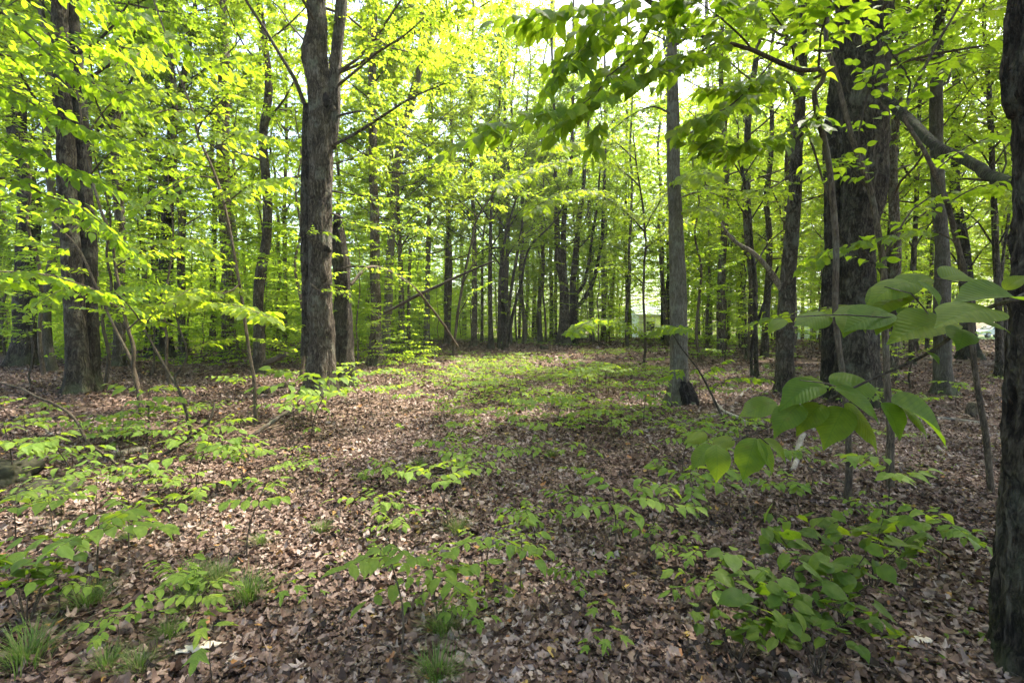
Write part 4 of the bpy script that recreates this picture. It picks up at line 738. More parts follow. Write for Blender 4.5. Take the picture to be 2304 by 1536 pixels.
    for it in L:
        mb = MB(); it2 = list(it); it2[5] = it2[2] + (it2[5] - it2[2]) * .35; leaf_cluster(mb, [tuple(it2)], T, 'leaf_hero', r); mb.obj('leaf', root, origin=base)
    LM.append((1900, 950, 'big-leaved right shrub branch'))
hero_branch()

# ------------------------------------------------------------------ ground plants
def plant_mesh(kind, seed):
    """returns list of (partname, MB) in local coordinates"""
    r = np.random.default_rng(seed); stem, lv = MB(), MB()
    if kind == 'seedling':       # upright stem with flat drooping sprays of elm-like leaves
        h = .16 + .22 * r.random(); lean = r.normal(0, .06, 2); top = np.array([lean[0], lean[1], h])
        P = np.array([[0, 0, -.02], [lean[0] * .2, lean[1] * .2, h * .45], top]); Q, U = resample(P, np.array([.0042, .0032, .002]), .04); stem.tube(Q, U, 'bark_thin', 5)
        nb = int(r.integers(4, 7)); a0 = r.random() * 6.28
        for i in range(nb):
            a = a0 + i * 6.283 / nb + r.normal(0, .35); t = .55 + .45 * r.random(); b = P[1] + (top - P[1]) * t; ln = .17 + .15 * r.random()
            e = b + np.array([math.cos(a) * ln, math.sin(a) * ln, .03 + .04 * r.random()]); k = 8
            spray(lv, [b], [e - b], ln, k, .072, TS, 'leaf_low', r, droop=.32, flat=.25, tr=.0012, tint=(.25, 1), ang=1.0)
    elif kind == 'maple_seedling':
        h = .07 + .10 * r.random(); stem.tube(np.array([[0, 0, -.02], [.005, 0, h * .5], [0, 0, h]]), np.array([.002, .0015, .001]), 'bark_thin', 5)
        n = int(r.integers(2, 5)); a0 = r.random() * 6.28; Ps, Ds = [], []
        for i in range(n):
            a = a0 + i * 6.283 / n + r.normal(0, .2); q = np.array([math.cos(a), math.sin(a), .25]) * .035; e = np.array([0, 0, h]) + q
            stem.twigs([[0, 0, h]], [e], .001, 'bark_thin'); Ps.append(e); Ds.append([math.cos(a), math.sin(a), -.25])
        c = np.stack([r.normal(-.2, .4, n), r.normal(-.2, .3, n), r.normal(0, .3, n)], 1)
        lv.leaves(np.array(Ps), np.array(Ds), np.tile(UPV, (n, 1)) + r.normal(0, .2, (n, 3)), .075 + .03 * r.random(n), TM, 'leaf_low', .4 + .6 * r.random(n), c)
    elif kind == 'broad':        # round-leaved bushy shrub
        n = 8
        for i in range(n):
            a = i * 2.4 + r.normal(0, .3); rad = .08 + .22 * r.random(); h = .22 + .18 * r.random()
            e = np.array([math.cos(a) * rad, math.sin(a) * rad, h]); stem.tube(np.array([[0, 0, -.02], e * [.4, .4, .6], e]), np.array([.004, .003, .0015]), 'bark_thin', 5)
            k = 7; Ps = e + r.normal(0, .04, (k, 3)); aa = r.random(k) * 6.28; Ds = np.stack([np.cos(aa), np.sin(aa), r.normal(-.35, .2, k)], 1)
            lv.leaves(Ps + nrm(Ds) * .015, Ds, np.tile(UPV, (k, 1)) + r.normal(0, .35, (k, 3)), .055 + .055 * r.random(k), T0B, 'leaf_broad', r.random(k), np.stack([r.normal(-.3, .3, k), r.normal(-.2, .2, k), r.normal(0, .2, k)], 1))
    elif kind == 'pinnate':      # long compound leaves in flat layers
        h = .14 + .12 * r.random(); stem.tube(np.array([[0, 0, -.02], [0, .01, h]]), np.array([.003, .0015]), 'bark_thin', 5)
        for i in range(5):
            a = i * 1.26 + r.normal(0, .2); b = np.array([0, .01, h]); ln = .22 + .08 * r.random()
            spray(lv, [b], [[math.cos(a), math.sin(a), .22]], ln, 8, .055, TS, 'leaf_low', r, droop=.2, flat=.12, tr=.0012, tint=(.2, .9), ang=1.2)
    return stem, lv
def clump_part(mb, name, root): return mb.obj(name, root)
PROTO = {}
def proto(kind, v):
    key = (kind, v)
    if key not in PROTO:
        s, l = plant_mesh(kind, 900 + v * 17 + len(kind)); PROTO[key] = (s.mesh(kind + '_stem'), l.mesh(kind + '_leaves'))
    return PROTO[key]
ITEMS = []        # auto-labelled things
def place_plant(kind, v, p, sc, rz, name, cat, desc, group, label=None, tilt=(0, 0)):
    ms, ml = proto(kind, v); root = empty(name, p); root.rotation_euler = (tilt[0], tilt[1], rz); root.scale = (sc,) * 3
    for nm, me in (('stem', ms), ('foliage', ml)):
        o = bpy.data.objects.new(nm, me); col.objects.link(o); o.parent = root
    root['category'] = cat; root['group'] = group
    if label: root['label'] = label; LM.append((*proj(p)[:2], label))
    else: ITEMS.append((root, p, desc, cat))
    return root
rp = random.Random(4)
NEAR = [ # px, py (foot), kind, scale, label
 (1385, 1240, 'seedling', 1.75, 'large drooping-leaved seedling in the right foreground with a bare bent stem'), (1450, 1265, 'seedling', 1.5, 'seedling on a thin upright stem right of the large drooping one'),
 (1575, 1165, 'seedling', 1.7, 'pale bushy seedling under the big-leaved shrub branch'), (1800, 1165, 'seedling', 1.35, 'leafy seedling beside the bare near sapling stems'), (1640, 1150, 'seedling', 1.3, 'low seedling tucked right of the pale bushy one'),
 (985, 1390, 'seedling', 1.55, 'bright seedling with wide layered leaves in the centre foreground'), (1090, 1340, 'seedling', 1.45, 'full seedling right of the layered centre foreground one'), (905, 1480, 'seedling', 1.6, 'lowest centre seedling with long pointed leaves at the bottom of the photo'),
 (1060, 1130, 'pinnate', 1.7, 'fan-leaved seedling with paired leaflets in mid clearing'), (1160, 1080, 'pinnate', 1.6, 'compound-leaved seedling with neat oval leaflets'), (1010, 1190, 'seedling', 1.6, 'spreading seedling in front of the fan-leaved one'), (850, 1190, 'seedling', 1.3, 'small bright seedling left of the spreading one'),
 (1110, 1400, 'maple_seedling', 1.5, 'star-leaved maple seedling in the centre foreground'), (1170, 1330, 'seedling', 1.1, 'little seedling between the star-leaved maple and the brown bark chip'), (1372, 1480, 'maple_seedling', 1.0, 'tiny lobed maple seedling near the bottom centre-right'),
 (480, 1440, 'maple_seedling', 1.4, 'maple seedling beside the pale wood chip at lower left'), (650, 1370, 'maple_seedling', 1.2, 'yellow-green maple seedling right of the dense grass tufts'), (480, 1545, 'maple_seedling', 1.7, 'bright maple seedling cut by the bottom edge'), (700, 1380, 'maple_seedling', 1.0, 'little upright maple seedling right of the grass tufts'),
 (555, 1265, 'seedling', 1.5, 'low bushy seedling above the dense grass tufts'), (290, 1240, 'seedling', 1.5, 'tall thin-stemmed seedling in the sunlit left litter'), (440, 1110, 'seedling', 1.9, 'brightly sunlit seedling clump right of the left boulder'), (510, 1090, 'seedling', 1.4, 'second sunlit seedling beside the bright left clump'),
 (120, 1200, 'pinnate', 1.9, 'broad compound-leaved plant at the left edge in front of the boulder'), (40, 1290, 'pinnate', 2.1, 'dark green leafy plant at the lower left edge'), (60, 1410, 'broad', 1.1, 'shaded round-leaved plant in the lower left corner area'), (220, 1330, 'seedling', 1.8, 'spreading seedling left of the grass tufts'), (160, 1100, 'seedling', 1.9, 'sprawling seedling over the left boulder'),
 (330, 1000, 'seedling', 2.4, 'long-leaved seedling below the slender curving left sapling'), (500, 1010, 'seedling', 1.9, 'bright long-leaved seedling left of the tall slanting sapling'), (30, 1090, 'seedling', 2.2, 'bright leafy seedling at the left edge beside the boulder'), (215, 1170, 'pinnate', 1.8, 'pinnate-leaved plant in the sunny left litter'),
 (690, 940, 'seedling', 3.0, 'knee-high bright seedling at the foot of the big double-trunked maple'), (830, 905, 'pinnate', 2.8, 'wide pale seedling right of the big maple foot'), (700, 985, 'seedling', 2.3, 'sunlit seedling in front of the big maple'), (660, 965, 'seedling', 2.0, 'yellowish seedling just left of the sunlit one by the maple'),
 (1760, 1450, 'broad', 1.25, 'big round-leaved shrub filling the lower right foreground'), (1900, 1400, 'broad', 1.35, 'taller round-leaved shrub behind the lower right one'), (1960, 1330, 'broad', 1.15, 'dark heart-leaved shrub near the right-edge trunk'), (1660, 1500, 'broad', .7, 'small grey-green round-leaved plant left of the lower right shrub'), (1840, 1530, 'broad', 1.0, 'round-leaved shrub cut by the bottom right edge'),
 (1620, 1390, 'seedling', 1.25, 'serrate-leaved seedling left of the big round-leaved shrub'), (1560, 1330, 'seedling', 1.0, 'small seedling uphill of the serrate-leaved one'), (2000, 1240, 'seedling', 1.9, 'shaded seedling in the litter left of the right-edge trunk'), (2110, 1290, 'seedling', 1.6, 'dark seedling against the furrowed right-edge trunk'), (1830, 1100, 'seedling', 1.4, 'shaded seedling behind the big-leaved shrub branch'),
 (2070, 950, 'pinnate', 2.3, 'green seedling patch in front of the straight right trunk'), (1680, 990, 'seedling', 1.6, 'seedling among the pale fallen sticks'), (1030, 880, 'pinnate', 2.4, 'feathery seedling at the far left side of the clearing'), (1290, 905, 'seedling', 2.2, 'bright low seedling in the far clearing centre'), (870, 1100, 'seedling', 1.1, 'small seedling in the sunlit middle litter'), (1480, 900, 'maple_seedling', 2.6, 'lobed seedling left of the charred-base tree foot'),
]
for i, (x, y, k, sc, lab) in enumerate(NEAR):
    p, d = ground_pt(x, y)
    place_plant(k, i % 6, p, sc * .92, rp.random() * 6.28, 'shrub' if k == 'broad' else 'seedling', 'shrub' if k == 'broad' else 'seedling', '', 'low green plants growing through the litter', lab, (rp.gauss(0, .08), rp.gauss(0, .08)))
cnt = 0
DESC = {'seedling': 'small oval-leaved seedling', 'maple_seedling': 'tiny lobed maple seedling', 'pinnate': 'low feathery-leaved seedling'}
while cnt < 235:
    y = 800 + 690 * rp.random() ** 1.5; x = rp.uniform(0, 2304)
    dens = .35 + .65 * math.exp(-((x - 1230) / 380) ** 2) * (1 if y < 1200 else .5) + (.4 if x < 450 and y > 950 else 0)
    if rp.random() > dens or (x > 2180 and y > 900): continue
    p, d = ground_pt(x, y)
    if d > 22 or (d < 4.6 and rp.random() < .5): continue
    k = rp.choice(['seedling', 'maple_seedling', 'maple_seedling', 'pinnate', 'seedling']) if d > 5 else rp.choice(['maple_seedling', 'maple_seedling', 'seedling'])
    sc = rp.uniform(.7, 1.15) * (1 + .07 * min(d, 12)) * (.8 if d < 5 else 1)
    place_plant(k, rp.randrange(6), p, sc, rp.random() * 6.28, 'seedling', 'seedling', DESC[k], 'low green plants growing through the litter'); cnt += 1
def ground_cover():
    r = np.random.default_rng(33); mb = MB(); n = 15000
    y = 7 + 30 * r.random(n) ** .9; x = r.normal(.06, .30, n) * y + .02 * y
    k = (vnoise(x * .5, y * .5, 0, 41) + .6 * vnoise(x * 1.7, y * 1.7, 0, 42)) > .05 + .25 * (np.abs(x / y - .08) > .35); x, y = x[k], y[k]; n = len(x)
    P = np.stack([x, y, gh(x, y) + .05 + .10 * r.random(n)], 1); a = r.random(n) * 6.28
    spray(mb, P, np.stack([np.cos(a), np.sin(a), .25 + 0 * a], 1), .12, 4, .075, T2, 'leaf_low', r, flat=.35, droop=.2, stems=False)
    n = 2600; y = 2.2 + 6 * r.random(n); x = (r.random(n) * 2 - 1) * y * 1.0; kk = vnoise(x * .9, y * .9, 0, 43) > .15; x, y = x[kk], y[kk]; n = len(x); a = r.random(n) * 6.28
    P = np.stack([x, y, gh(x, y) + .02 + .02 * r.random(n)], 1)
    mb.leaves(P, np.stack([np.cos(a), np.sin(a), .2 + r.normal(0, .3, n)], 1), np.tile(UPV, (n, 1)) + r.normal(0, .4, (n, 3)), .022 + .02 * r.random(n), T1, 'leaf_low', r.random(n))
    tag(mb.obj('ground_cover'), 'thin carpet of tiny green leaves sprouting through the litter', 'ground cover', kind='stuff')
ground_cover()
def grass_tuft(seed):
    r = np.random.default_rng(seed); mb = MB(); n = 240; a = r.random(n) * 6.28; rad = np.abs(r.normal(0, .05, n)); h = .10 + .14 * r.random(n); out = .02 + .11 * r.random(n)
    V, Fc, A = [], [], []
    for i in range(n):
        b = np.array([math.cos(a[i]) * rad[i], math.sin(a[i]) * rad[i], -.01]); d = np.array([math.cos(a[i] + r.normal(0, .5)), math.sin(a[i] + r.normal(0, .5)), 0]); s = np.array([-d[1], d[0], 0]) * .003; q = r.random(); q = q * .8 if r.random() < .7 else 1.0
        for j in range(5):
            t = j / 4; p = b + d * out[i] * t * t * 1.4 + UPV * h[i] * (t - .35 * t * t * (out[i] / .13)); w_ = s * (1 - .85 * t); V += [p - w_, p + w_]; A += [(0, t, q)] * 2
        o = i * 10; Fc += [(o + 2 * j, o + 2 * j + 1, o + 2 * j + 3, o + 2 * j + 2) for j in range(4)]
    mb.add(V, Fc, 'grass', A); return mb.mesh('grass_tuft')
GT = [grass_tuft(s) for s in (1, 2, 3, 4)]
for i, (x, y, sc, lab) in enumerate([(440, 1330, 1.5, 'dense dark green grass tuft, the largest, in the lower left litter'), (490, 1320, 1.2, 'grass tuft touching the right side of the largest tuft'), (560, 1355, 1.4, 'upright grass tuft just right of the largest tuft'), (420, 1375, .9, 'small grass tuft below the largest tuft'), (200, 1370, 1.3, 'shaded grass tuft at the left behind the lower left leaves'), (60, 1500, 1.5, 'spreading grass in the lower left corner'), (380, 1440, .9, 'sparse grass tuft below the maple seedling by the wood chip'), (240, 1510, .9, 'small bottom-edge grass tuft left of centre'), (585, 1230, .8, 'thin grass tuft above the upright tuft'), (725, 1200, .8, 'faint grass tuft in the sunny middle litter'), (820, 1085, .8, 'pale grass tuft left of mid clearing'), (945, 1050, .9, 'grass tuft in mid clearing'), (290, 1220, .8, 'wispy grass tuft at the foot of the thin-stemmed seedling'), (1030, 1200, 1.1, 'fine grass under the spreading centre seedling'), (1000, 1430, 1.1, 'dry grass tuft below the layered centre seedling'), (985, 1530, 1.2, 'grass tuft at the bottom edge in the centre'), (1725, 830, 1.6, 'rounded grass clump behind the dead-limbed tree'), (1240, 1030, .9, 'sparse grass tuft right of mid clearing'), (310, 1520, .9, 'straggly grass tuft at the bottom edge'), (1480, 1060, .8, 'small grass tuft near the sunny right patch')]):
    p, d = ground_pt(x, y); o = bpy.data.objects.new('grass_tuft', GT[i % 4]); col.objects.link(o); o.location = p; o.scale = (sc * .68,) * 3; o.rotation_euler = (0, 0, i * 1.3)
    tag(o, lab, 'grass tuft', 'grass tufts in the litter')

# ------------------------------------------------------------------ fallen wood, rocks, chips
def fallen(name, label, pts, m='dead_wood', lift=.5, seed=1, twigs=0, cat='fallen branch', raise_=None, sides=12):
    Ps, Ws = [], []
    for i, q in enumerate(pts):
        p, d = ground_pt(q[0], q[1]); w_ = q[2] / F * .5 * d; 
        if raise_: p = pix(q[0], q[1], raise_[i]); w_ = q[2] / F * .5 * raise_[i]
        else: p[2] += w_ * lift
        Ps.append(p); Ws.append(w_)
    P, W = resample(Ps, Ws, .05); P = wiggle(P, .015, 3, seed); org = np.array(Ps[0]); mb = MB(); mb.tube(P[::-1], W[::-1], m, sides, fn=knobby(seed, .002, .15)); mb.tube(P[-3:], W[-3:], m, sides)
    r = np.random.default_rng(seed)
    for i in range(twigs):
        j = int(r.integers(2, len(P) - 2)); t = nrm(P[j + 1] - P[j]); e = P[j] + nrm(t * .7 + nrm(np.cross(t, UPV)) * r.choice([-1, 1]) * .7 + UPV * r.random() * .5) * (.15 + .35 * r.random()); mb.twigs([P[j]], [e], W[j] * .4, m, .01)
    root = mb.obj(name, loc=org, origin=org); tag(root, label, cat); LM.append((pts[0][0], pts[0][1], label)) if len(label) < 40 else None; return root
fallen('fallen_branch', 'long pale fallen branch lying across the litter left of the charred-base tree', [(1395, 982, 6), (1450, 972, 9), (1520, 962, 10), (1580, 945, 11), (1625, 935, 9)], seed=301, twigs=4)
fallen('fallen_branch', 'bleached white crooked stick lying right of the charred-base tree', [(1608, 905, 9), (1625, 925, 9), (1660, 942, 9), (1705, 966, 7)], 'dead_pale', seed=302)
fallen('fallen_branch', 'short bleached stick leaning up near the slim double pole', [(1665, 895, 7), (1678, 880, 6), (1686, 872, 4)], 'dead_pale', seed=303)
fallen('fallen_branch', 'vertical white stick end showing under the big-leaved shrub branch', [(1783, 1062, 12), (1795, 1040, 12), (1800, 1000, 13), (1808, 980, 10)], 'dead_pale', seed=304)
fallen('fallen_branch', 'white stick rising behind the big leaves left of the near sapling', [(1830, 970, 9), (1800, 925, 9), (1797, 892, 8)], 'dead_pale', seed=305)
fallen('fallen_branch', 'thin grey branch curving in the litter left of the charred-base tree foot', [(1420, 920, 6), (1440, 935, 7), (1470, 948, 6)], 'dead_pale', seed=306)
fallen('fallen_branch', 'thin stick pair behind the long pale fallen branch', [(1400, 885, 4), (1440, 888, 6), (1500, 895, 5)], seed=307, twigs=2)
fallen('fallen_branch', 'slim fallen branch between the two near sapling stems', [(1790, 1045, 7), (1830, 1060, 8), (1900, 1090, 7), (1990, 1140, 6)], seed=308)
fallen('fallen_branch', 'grey branch snaking down the litter below the pale bushy seedling', [(1660, 1100, 7), (1680, 1125, 8), (1690, 1165, 8), (1700, 1215, 6)], seed=309)
fallen('fallen_log', 'short dark log chunk near the serrate-leaved seedling', [(1568, 1385, 26), (1590, 1372, 27), (1612, 1358, 24)], 'bark_thin', seed=310)
fallen('fallen_log', 'dark stub log lying up-slope of the short dark log chunk', [(1685, 1305, 18), (1700, 1295, 18), (1715, 1287, 15)], 'bark_thin', seed=311)
fallen('fallen_log', 'broken log with a stub lying left of the big maple foot', [(570, 890, 9), (600, 880, 14), (640, 872, 15), (660, 868, 12)], 'bark_thin', seed=312, twigs=2, cat='log')
fallen('fallen_log', 'half-buried log in the sunlit left litter', [(240, 1035, 12), (290, 1022, 18), (330, 1018, 17)], 'dead_wood', seed=313, cat='log')
fallen('fallen_branch', 'thin bare branch slanting down to the litter left of the slanting sapling', [(350, 1035, 8), (420, 990, 7), (470, 945, 5), (480, 905, 4)], 'bark_thin', seed=314, raise_=[5.9, 6.0, 6.1, 6.2])
fallen('fallen_branch', 'long bare rod slanting from the left plants to the sunny litter', [(265, 1045, 5), (200, 990, 6), (150, 925, 6), (60, 880, 5), (0, 860, 4)], 'bark_thin', seed=315, raise_=[5.3, 5.3, 5.4, 5.6, 5.8])
fallen('fallen_branch', 'dead branch running from the slanting sapling foot to the maple foot', [(560, 985, 8), (610, 950, 8), (660, 918, 6)], 'bark_thin', seed=316, raise_=[6.6, 6.9, 7.2], twigs=2)
fallen('fallen_log', 'dead pole propped low behind the straight pale trunk and the big maple', [(575, 822, 12), (610, 812, 13), (645, 796, 11)], 'bark_thin', seed=317, raise_=[14, 14, 14], cat='log')
fallen('leaning_pole', 'broken dead pole leaning up to the right over the left of the clearing', [(865, 703, 6), (900, 686, 6), (940, 665, 7), (1000, 636, 6), (1060, 608, 5), (1112, 588, 4)], 'bark_thin', seed=318, raise_=[15, 14.8, 14.6, 14.4, 14.2, 14], cat='dead pole')
fallen('arching_dead_branch', 'thin bare arching branch coming down from the maple to the clearing edge', [(790, 640, 7), (830, 602, 7), (880, 612, 6), (940, 655, 5), (975, 700, 5), (1005, 740, 5), (1030, 780, 4)], 'bark_thin', seed=319, raise_=[9.6, 10, 10.5, 11, 12, 13, 14.5], cat='dead branch')
fallen('dead_limb', 'thick dead limb slanting from the huge tree down to the right-edge trunk', [(1975, 208, 20), (2035, 262, 21), (2100, 322, 20), (2165, 358, 21), (2230, 395, 24), (2310, 428, 26), (2420, 480, 26)], 'bark_dark', seed=320, raise_=[9.2, 8.2, 7.2, 6.4, 5.6, 4.8, 4.0], cat='dead limb', sides=24)
fallen('fallen_branch', 'bleached stick in the litter near the right-edge trunk', [(2080, 940, 5), (2140, 945, 7), (2215, 955, 7), (2240, 962, 5)], 'dead_pale', seed=321)
fallen('fallen_branch', 'long thin branch across the shaded litter beyond the straight right trunk', [(1960, 802, 3), (2050, 806, 4), (2120, 812, 4)], 'dead_wood', seed=322)
fallen('fallen_branch', 'small pale stick lying in the far clearing', [(1168, 825, 4), (1180, 826, 6), (1195, 826, 4)], 'dead_pale', seed=323)
fallen('fallen_branch', 'pair of crossed pale twigs on the shaded left litter', [(365, 878, 3), (385, 868, 6), (440, 872, 4)], 'dead_wood', seed=324, twigs=2)
fallen('fallen_branch', 'short pale branch lying in the left litter below the boulder plants', [(75, 945, 5), (95, 965, 6), (120, 980, 4)], 'dead_wood', seed=325)
fallen('fallen_branch', 'thin stick running up from the dense grass tufts', [(485, 1400, 4), (497, 1370, 4), (508, 1325, 3)], 'dead_wood', seed=326)
def stump():
    p, d = ground_pt(325, 1040); mb = MB(); P = np.array([p + [0, 0, -.03], p + [.005, 0, .08], p + [.012, 0, .16]]); Q, W = resample(P, [.03, .027, .026], .02); mb.tube(Q, W, 'dead_wood', 14, fn=knobby(6, .003, .12)); o = mb.obj('stump', loc=p, origin=p); tag(o, 'thin broken stump standing beside the half-buried log', 'stump')
stump()
p, d = ground_pt(2190, 935); mb = MB(); P = np.array([p + [0, 0, -.05], p + [0, 0, .10], p + [.02, 0, .22]]); Q, W = resample(P, [.14, .12, .09], .02); mb.tube(Q, W, 'bark_thin', 22, fn=knobby(9, .02, .3)); tag(mb.obj('stump', loc=p, origin=p), 'rotten dark stump in the shade near the right-edge trunk', 'stump')
def rock(label, px, py, size, seed, m='rock', sink=.3):
    import bmesh
    p, d = ground_pt(px, py); bm = bmesh.new(); bmesh.ops.create_icosphere(bm, subdivisions=5, radius=1)
    V = np.array([v.co[:] for v in bm.verts]); n1 = vnoise(V[:, 0] * 1.5, V[:, 1] * 1.5, V[:, 2] * 1.5, seed) * .35 + vnoise(V[:, 0] * 4, V[:, 1] * 4, V[:, 2] * 4, seed + 1) * .14 + vnoise(V[:, 0] * 11, V[:, 1] * 11, V[:, 2] * 11, seed + 2) * .05
    V = V * (1 + n1[:, None]) * np.array(size)
    for v, c in zip(bm.verts, V): v.co = c
    me = bpy.data.meshes.new('boulder'); bm.to_mesh(me); bm.free(); me.materials.append(M[m]); me.polygons.foreach_set('use_smooth', [True] * len(me.polygons))
    o = bpy.data.objects.new('boulder' if size[0] > .15 else 'stone', me); col.objects.link(o); o.location = p + np.array([0, 0, size[2] * sink]); o.rotation_euler = (0, 0, seed); tag(o, label, 'rock'); LM.append((px, py, label)) if size[0] > .2 else None
rock('large dark mossy boulder at the left edge behind the leafy plants', 0, 1080, (.34, .26, .2), 3, sink=.05)
rock('smaller dark rock right of the left-edge boulder', 115, 1118, (.22, .16, .13), 5)
rock('flat pale grey stone in the lower left litter', 195, 1462, (.065, .045, .018), 7, 'dead_pale')
rock('low grey stone in the sunny left litter', 350, 1190, (.09, .06, .03), 9)
rock('dark stone lying in the far clearing before the many-stemmed clump', 1224, 785, (.22, .18, .12), 12)
def chip(label, px, py, ln, wd, m, rz, seed):
    p, d = ground_pt(px, py); mb = MB(); n = 14; V = []
    for i in range(n + 1):
        t = i / n; w_ = wd * (math.sin(math.pi * (.12 + .8 * t)) ** .5) * (1 + .15 * math.sin(i * 2.3 + seed))
        for j in range(7):
            a = -1.15 + 2.3 * j / 6; V.append((ln * (t - .5), w_ * math.sin(a), w_ * .55 * math.cos(a) + .006 * math.sin(i + j)))
    V = np.array(V); Fc = [(i * 7 + j, i * 7 + j + 1, (i + 1) * 7 + j + 1, (i + 1) * 7 + j) for i in range(n) for j in range(6)]
    V2 = V - np.array([0, 0, .004]); k = len(V); mb.add(np.vstack([V, V2]), Fc + [tuple(q + k for q in f[::-1]) for f in Fc] + [(i * 7, (i + 1) * 7, (i + 1) * 7 + k, i * 7 + k) for i in range(n)] + [(i * 7 + 6, i * 7 + 6 + k, (i + 1) * 7 + 6 + k, (i + 1) * 7 + 6) for i in range(n)], m)
    o = mb.obj('bark_chip', loc=p + np.array([0, 0, .02])); o.rotation_euler = (0, .08, rz); tag(o, label, 'bark chip')
chip('orange-brown curled bark chip in the centre foreground litter', 1190, 1265, .16, .026, 'bark_chip', .15, 1)
chip('pale cream wood chip lying in the lower left litter', 450, 1470, .20, .030, 'pale_chip', .5, 2)
chip('orange bark piece in the sunlit left litter', 300, 1075, .18, .03, 'bark_chip', -.1, 3)
chip('small tan bark chip at the left of the lowest centre seedling', 815, 1295, .10, .02, 'pale_chip', .1, 4)
chip('long tan bark strip in the sunny litter above the bare soil', 705, 1235, .14, .018, 'pale_chip', 1.1, 5)
chip('tan bark curl by the furrowed right-edge trunk', 2075, 1452, .10, .03, 'pale_chip', .2, 6)
def dandelion(px, py, lab):
    p, d = ground_pt(px, py); root = empty('dandelion', p); tag(root, lab, 'flower', 'yellow flowers'); mb = MB(); mb.tube(np.array([[0, 0, 0], [.01, 0, .08], [.01, 0, .14]]), np.array([.002, .002, .002]), 'leaf_low', 5); mb.obj('stem', root)
    mb = MB(); n = 30; a = np.arange(n) * 2.4; mb.leaves(np.tile([.01, 0, .14], (n, 1)), np.stack([np.cos(a), np.sin(a), .2 + .5 * (np.arange(n) % 3)], 1), np.tile(UPV, (n, 1)), .03, T2, 'yellow', np.ones(n)); mb.obj('flower_head', root)
dandelion(1142, 868, 'tiny yellow flower in the far clearing grass'); dandelion(1457, 906, 'tiny yellow flower near the thin stick pair')

# ------------------------------------------------------------------ houses and cars beyond the wood
def box(mb, c, s, m, rz=0):
    x, y, z = np.array(s) / 2; V = np.array([(-x, -y, -z), (x, -y, -z), (x, y, -z), (-x, y, -z), (-x, -y, z), (x, -y, z), (x, y, z), (-x, y, z)]) + np.array(c)
    mb.add(V, [(0, 3, 2, 1), (4, 5, 6, 7), (0, 1, 5, 4), (1, 2, 6, 5), (2, 3, 7, 6), (3, 0, 4, 7)], m, smooth=False)
def house(label, x, y, wd, dp, hh, rh, rz, wm, rm, wins, name='white_house'):
    z = float(gh(x, y)); root = empty(name, (x, y, z)); root.rotation_euler = (0, 0, rz); tag(root, label, 'house')
    mb = MB(); box(mb, (0, 0, hh / 2), (wd, dp, hh), wm)
    k = int(hh / .2)
    for i in range(k): box(mb, (0, -dp / 2 - .012, .1 + i * .2), (wd, .02, .16), wm)
    mb.add([(-wd / 2, -dp / 2, hh), (-wd / 2, dp / 2, hh), (-wd / 2, 0, hh + rh - .05), (wd / 2, -dp / 2, hh), (wd / 2, dp / 2, hh), (wd / 2, 0, hh + rh - .05)], [(0, 1, 2), (3, 5, 4)], wm, smooth=False); mb.obj('wall', root)
    mb = MB(); e = .4
    for s in (-1, 1):
        V = [(-wd / 2 - e, s * (dp / 2 + e), hh - .12), (wd / 2 + e, s * (dp / 2 + e), hh - .12), (wd / 2 + e, 0, hh + rh), (-wd / 2 - e, 0, hh + rh)]; V2 = [(a, b, c + .12) for a, b, c in V]
        mb.add(V + V2, [(0, 1, 2, 3), (7, 6, 5, 4), (0, 4, 5, 1), (1, 5, 6, 2), (2, 6, 7, 3), (3, 7, 4, 0)], rm, smooth=False)
    mb.obj('roof', root)
    for wx in wins:
        mb = MB(); box(mb, (wx, -dp / 2 - .04, 1.6), (1.1, .06, 1.2), 'grey_wall'); f = mb.obj('window', root); mb = MB(); box(mb, (wx, -dp / 2 - .08, 1.6), (.92, .03, 1.02), 'glass'); mb.obj('pane', f)
    mb = MB(); box(mb, (-wd * .42, -dp / 2 - .05, 1.05), (.95, .06, 2.1), 'grey_wall'); mb.obj('door', root)
q = pix(1462, 730, 57); house('white clapboard house glimpsed between trunks left of the charred-base tree', q[0], q[1], 5.0, 6, 2.9, 1.1, .12, 'white_wall', 'roof', [-1.2, .6])
q = pix(1812, 730, 62); house('house with a pale blue-grey roof behind the dead-limbed tree', q[0], q[1], 8.5, 6, 2.6, 1.4, -.1, 'grey_wall', 'roof', [-2.5, 0, 2], 'roofed_house')
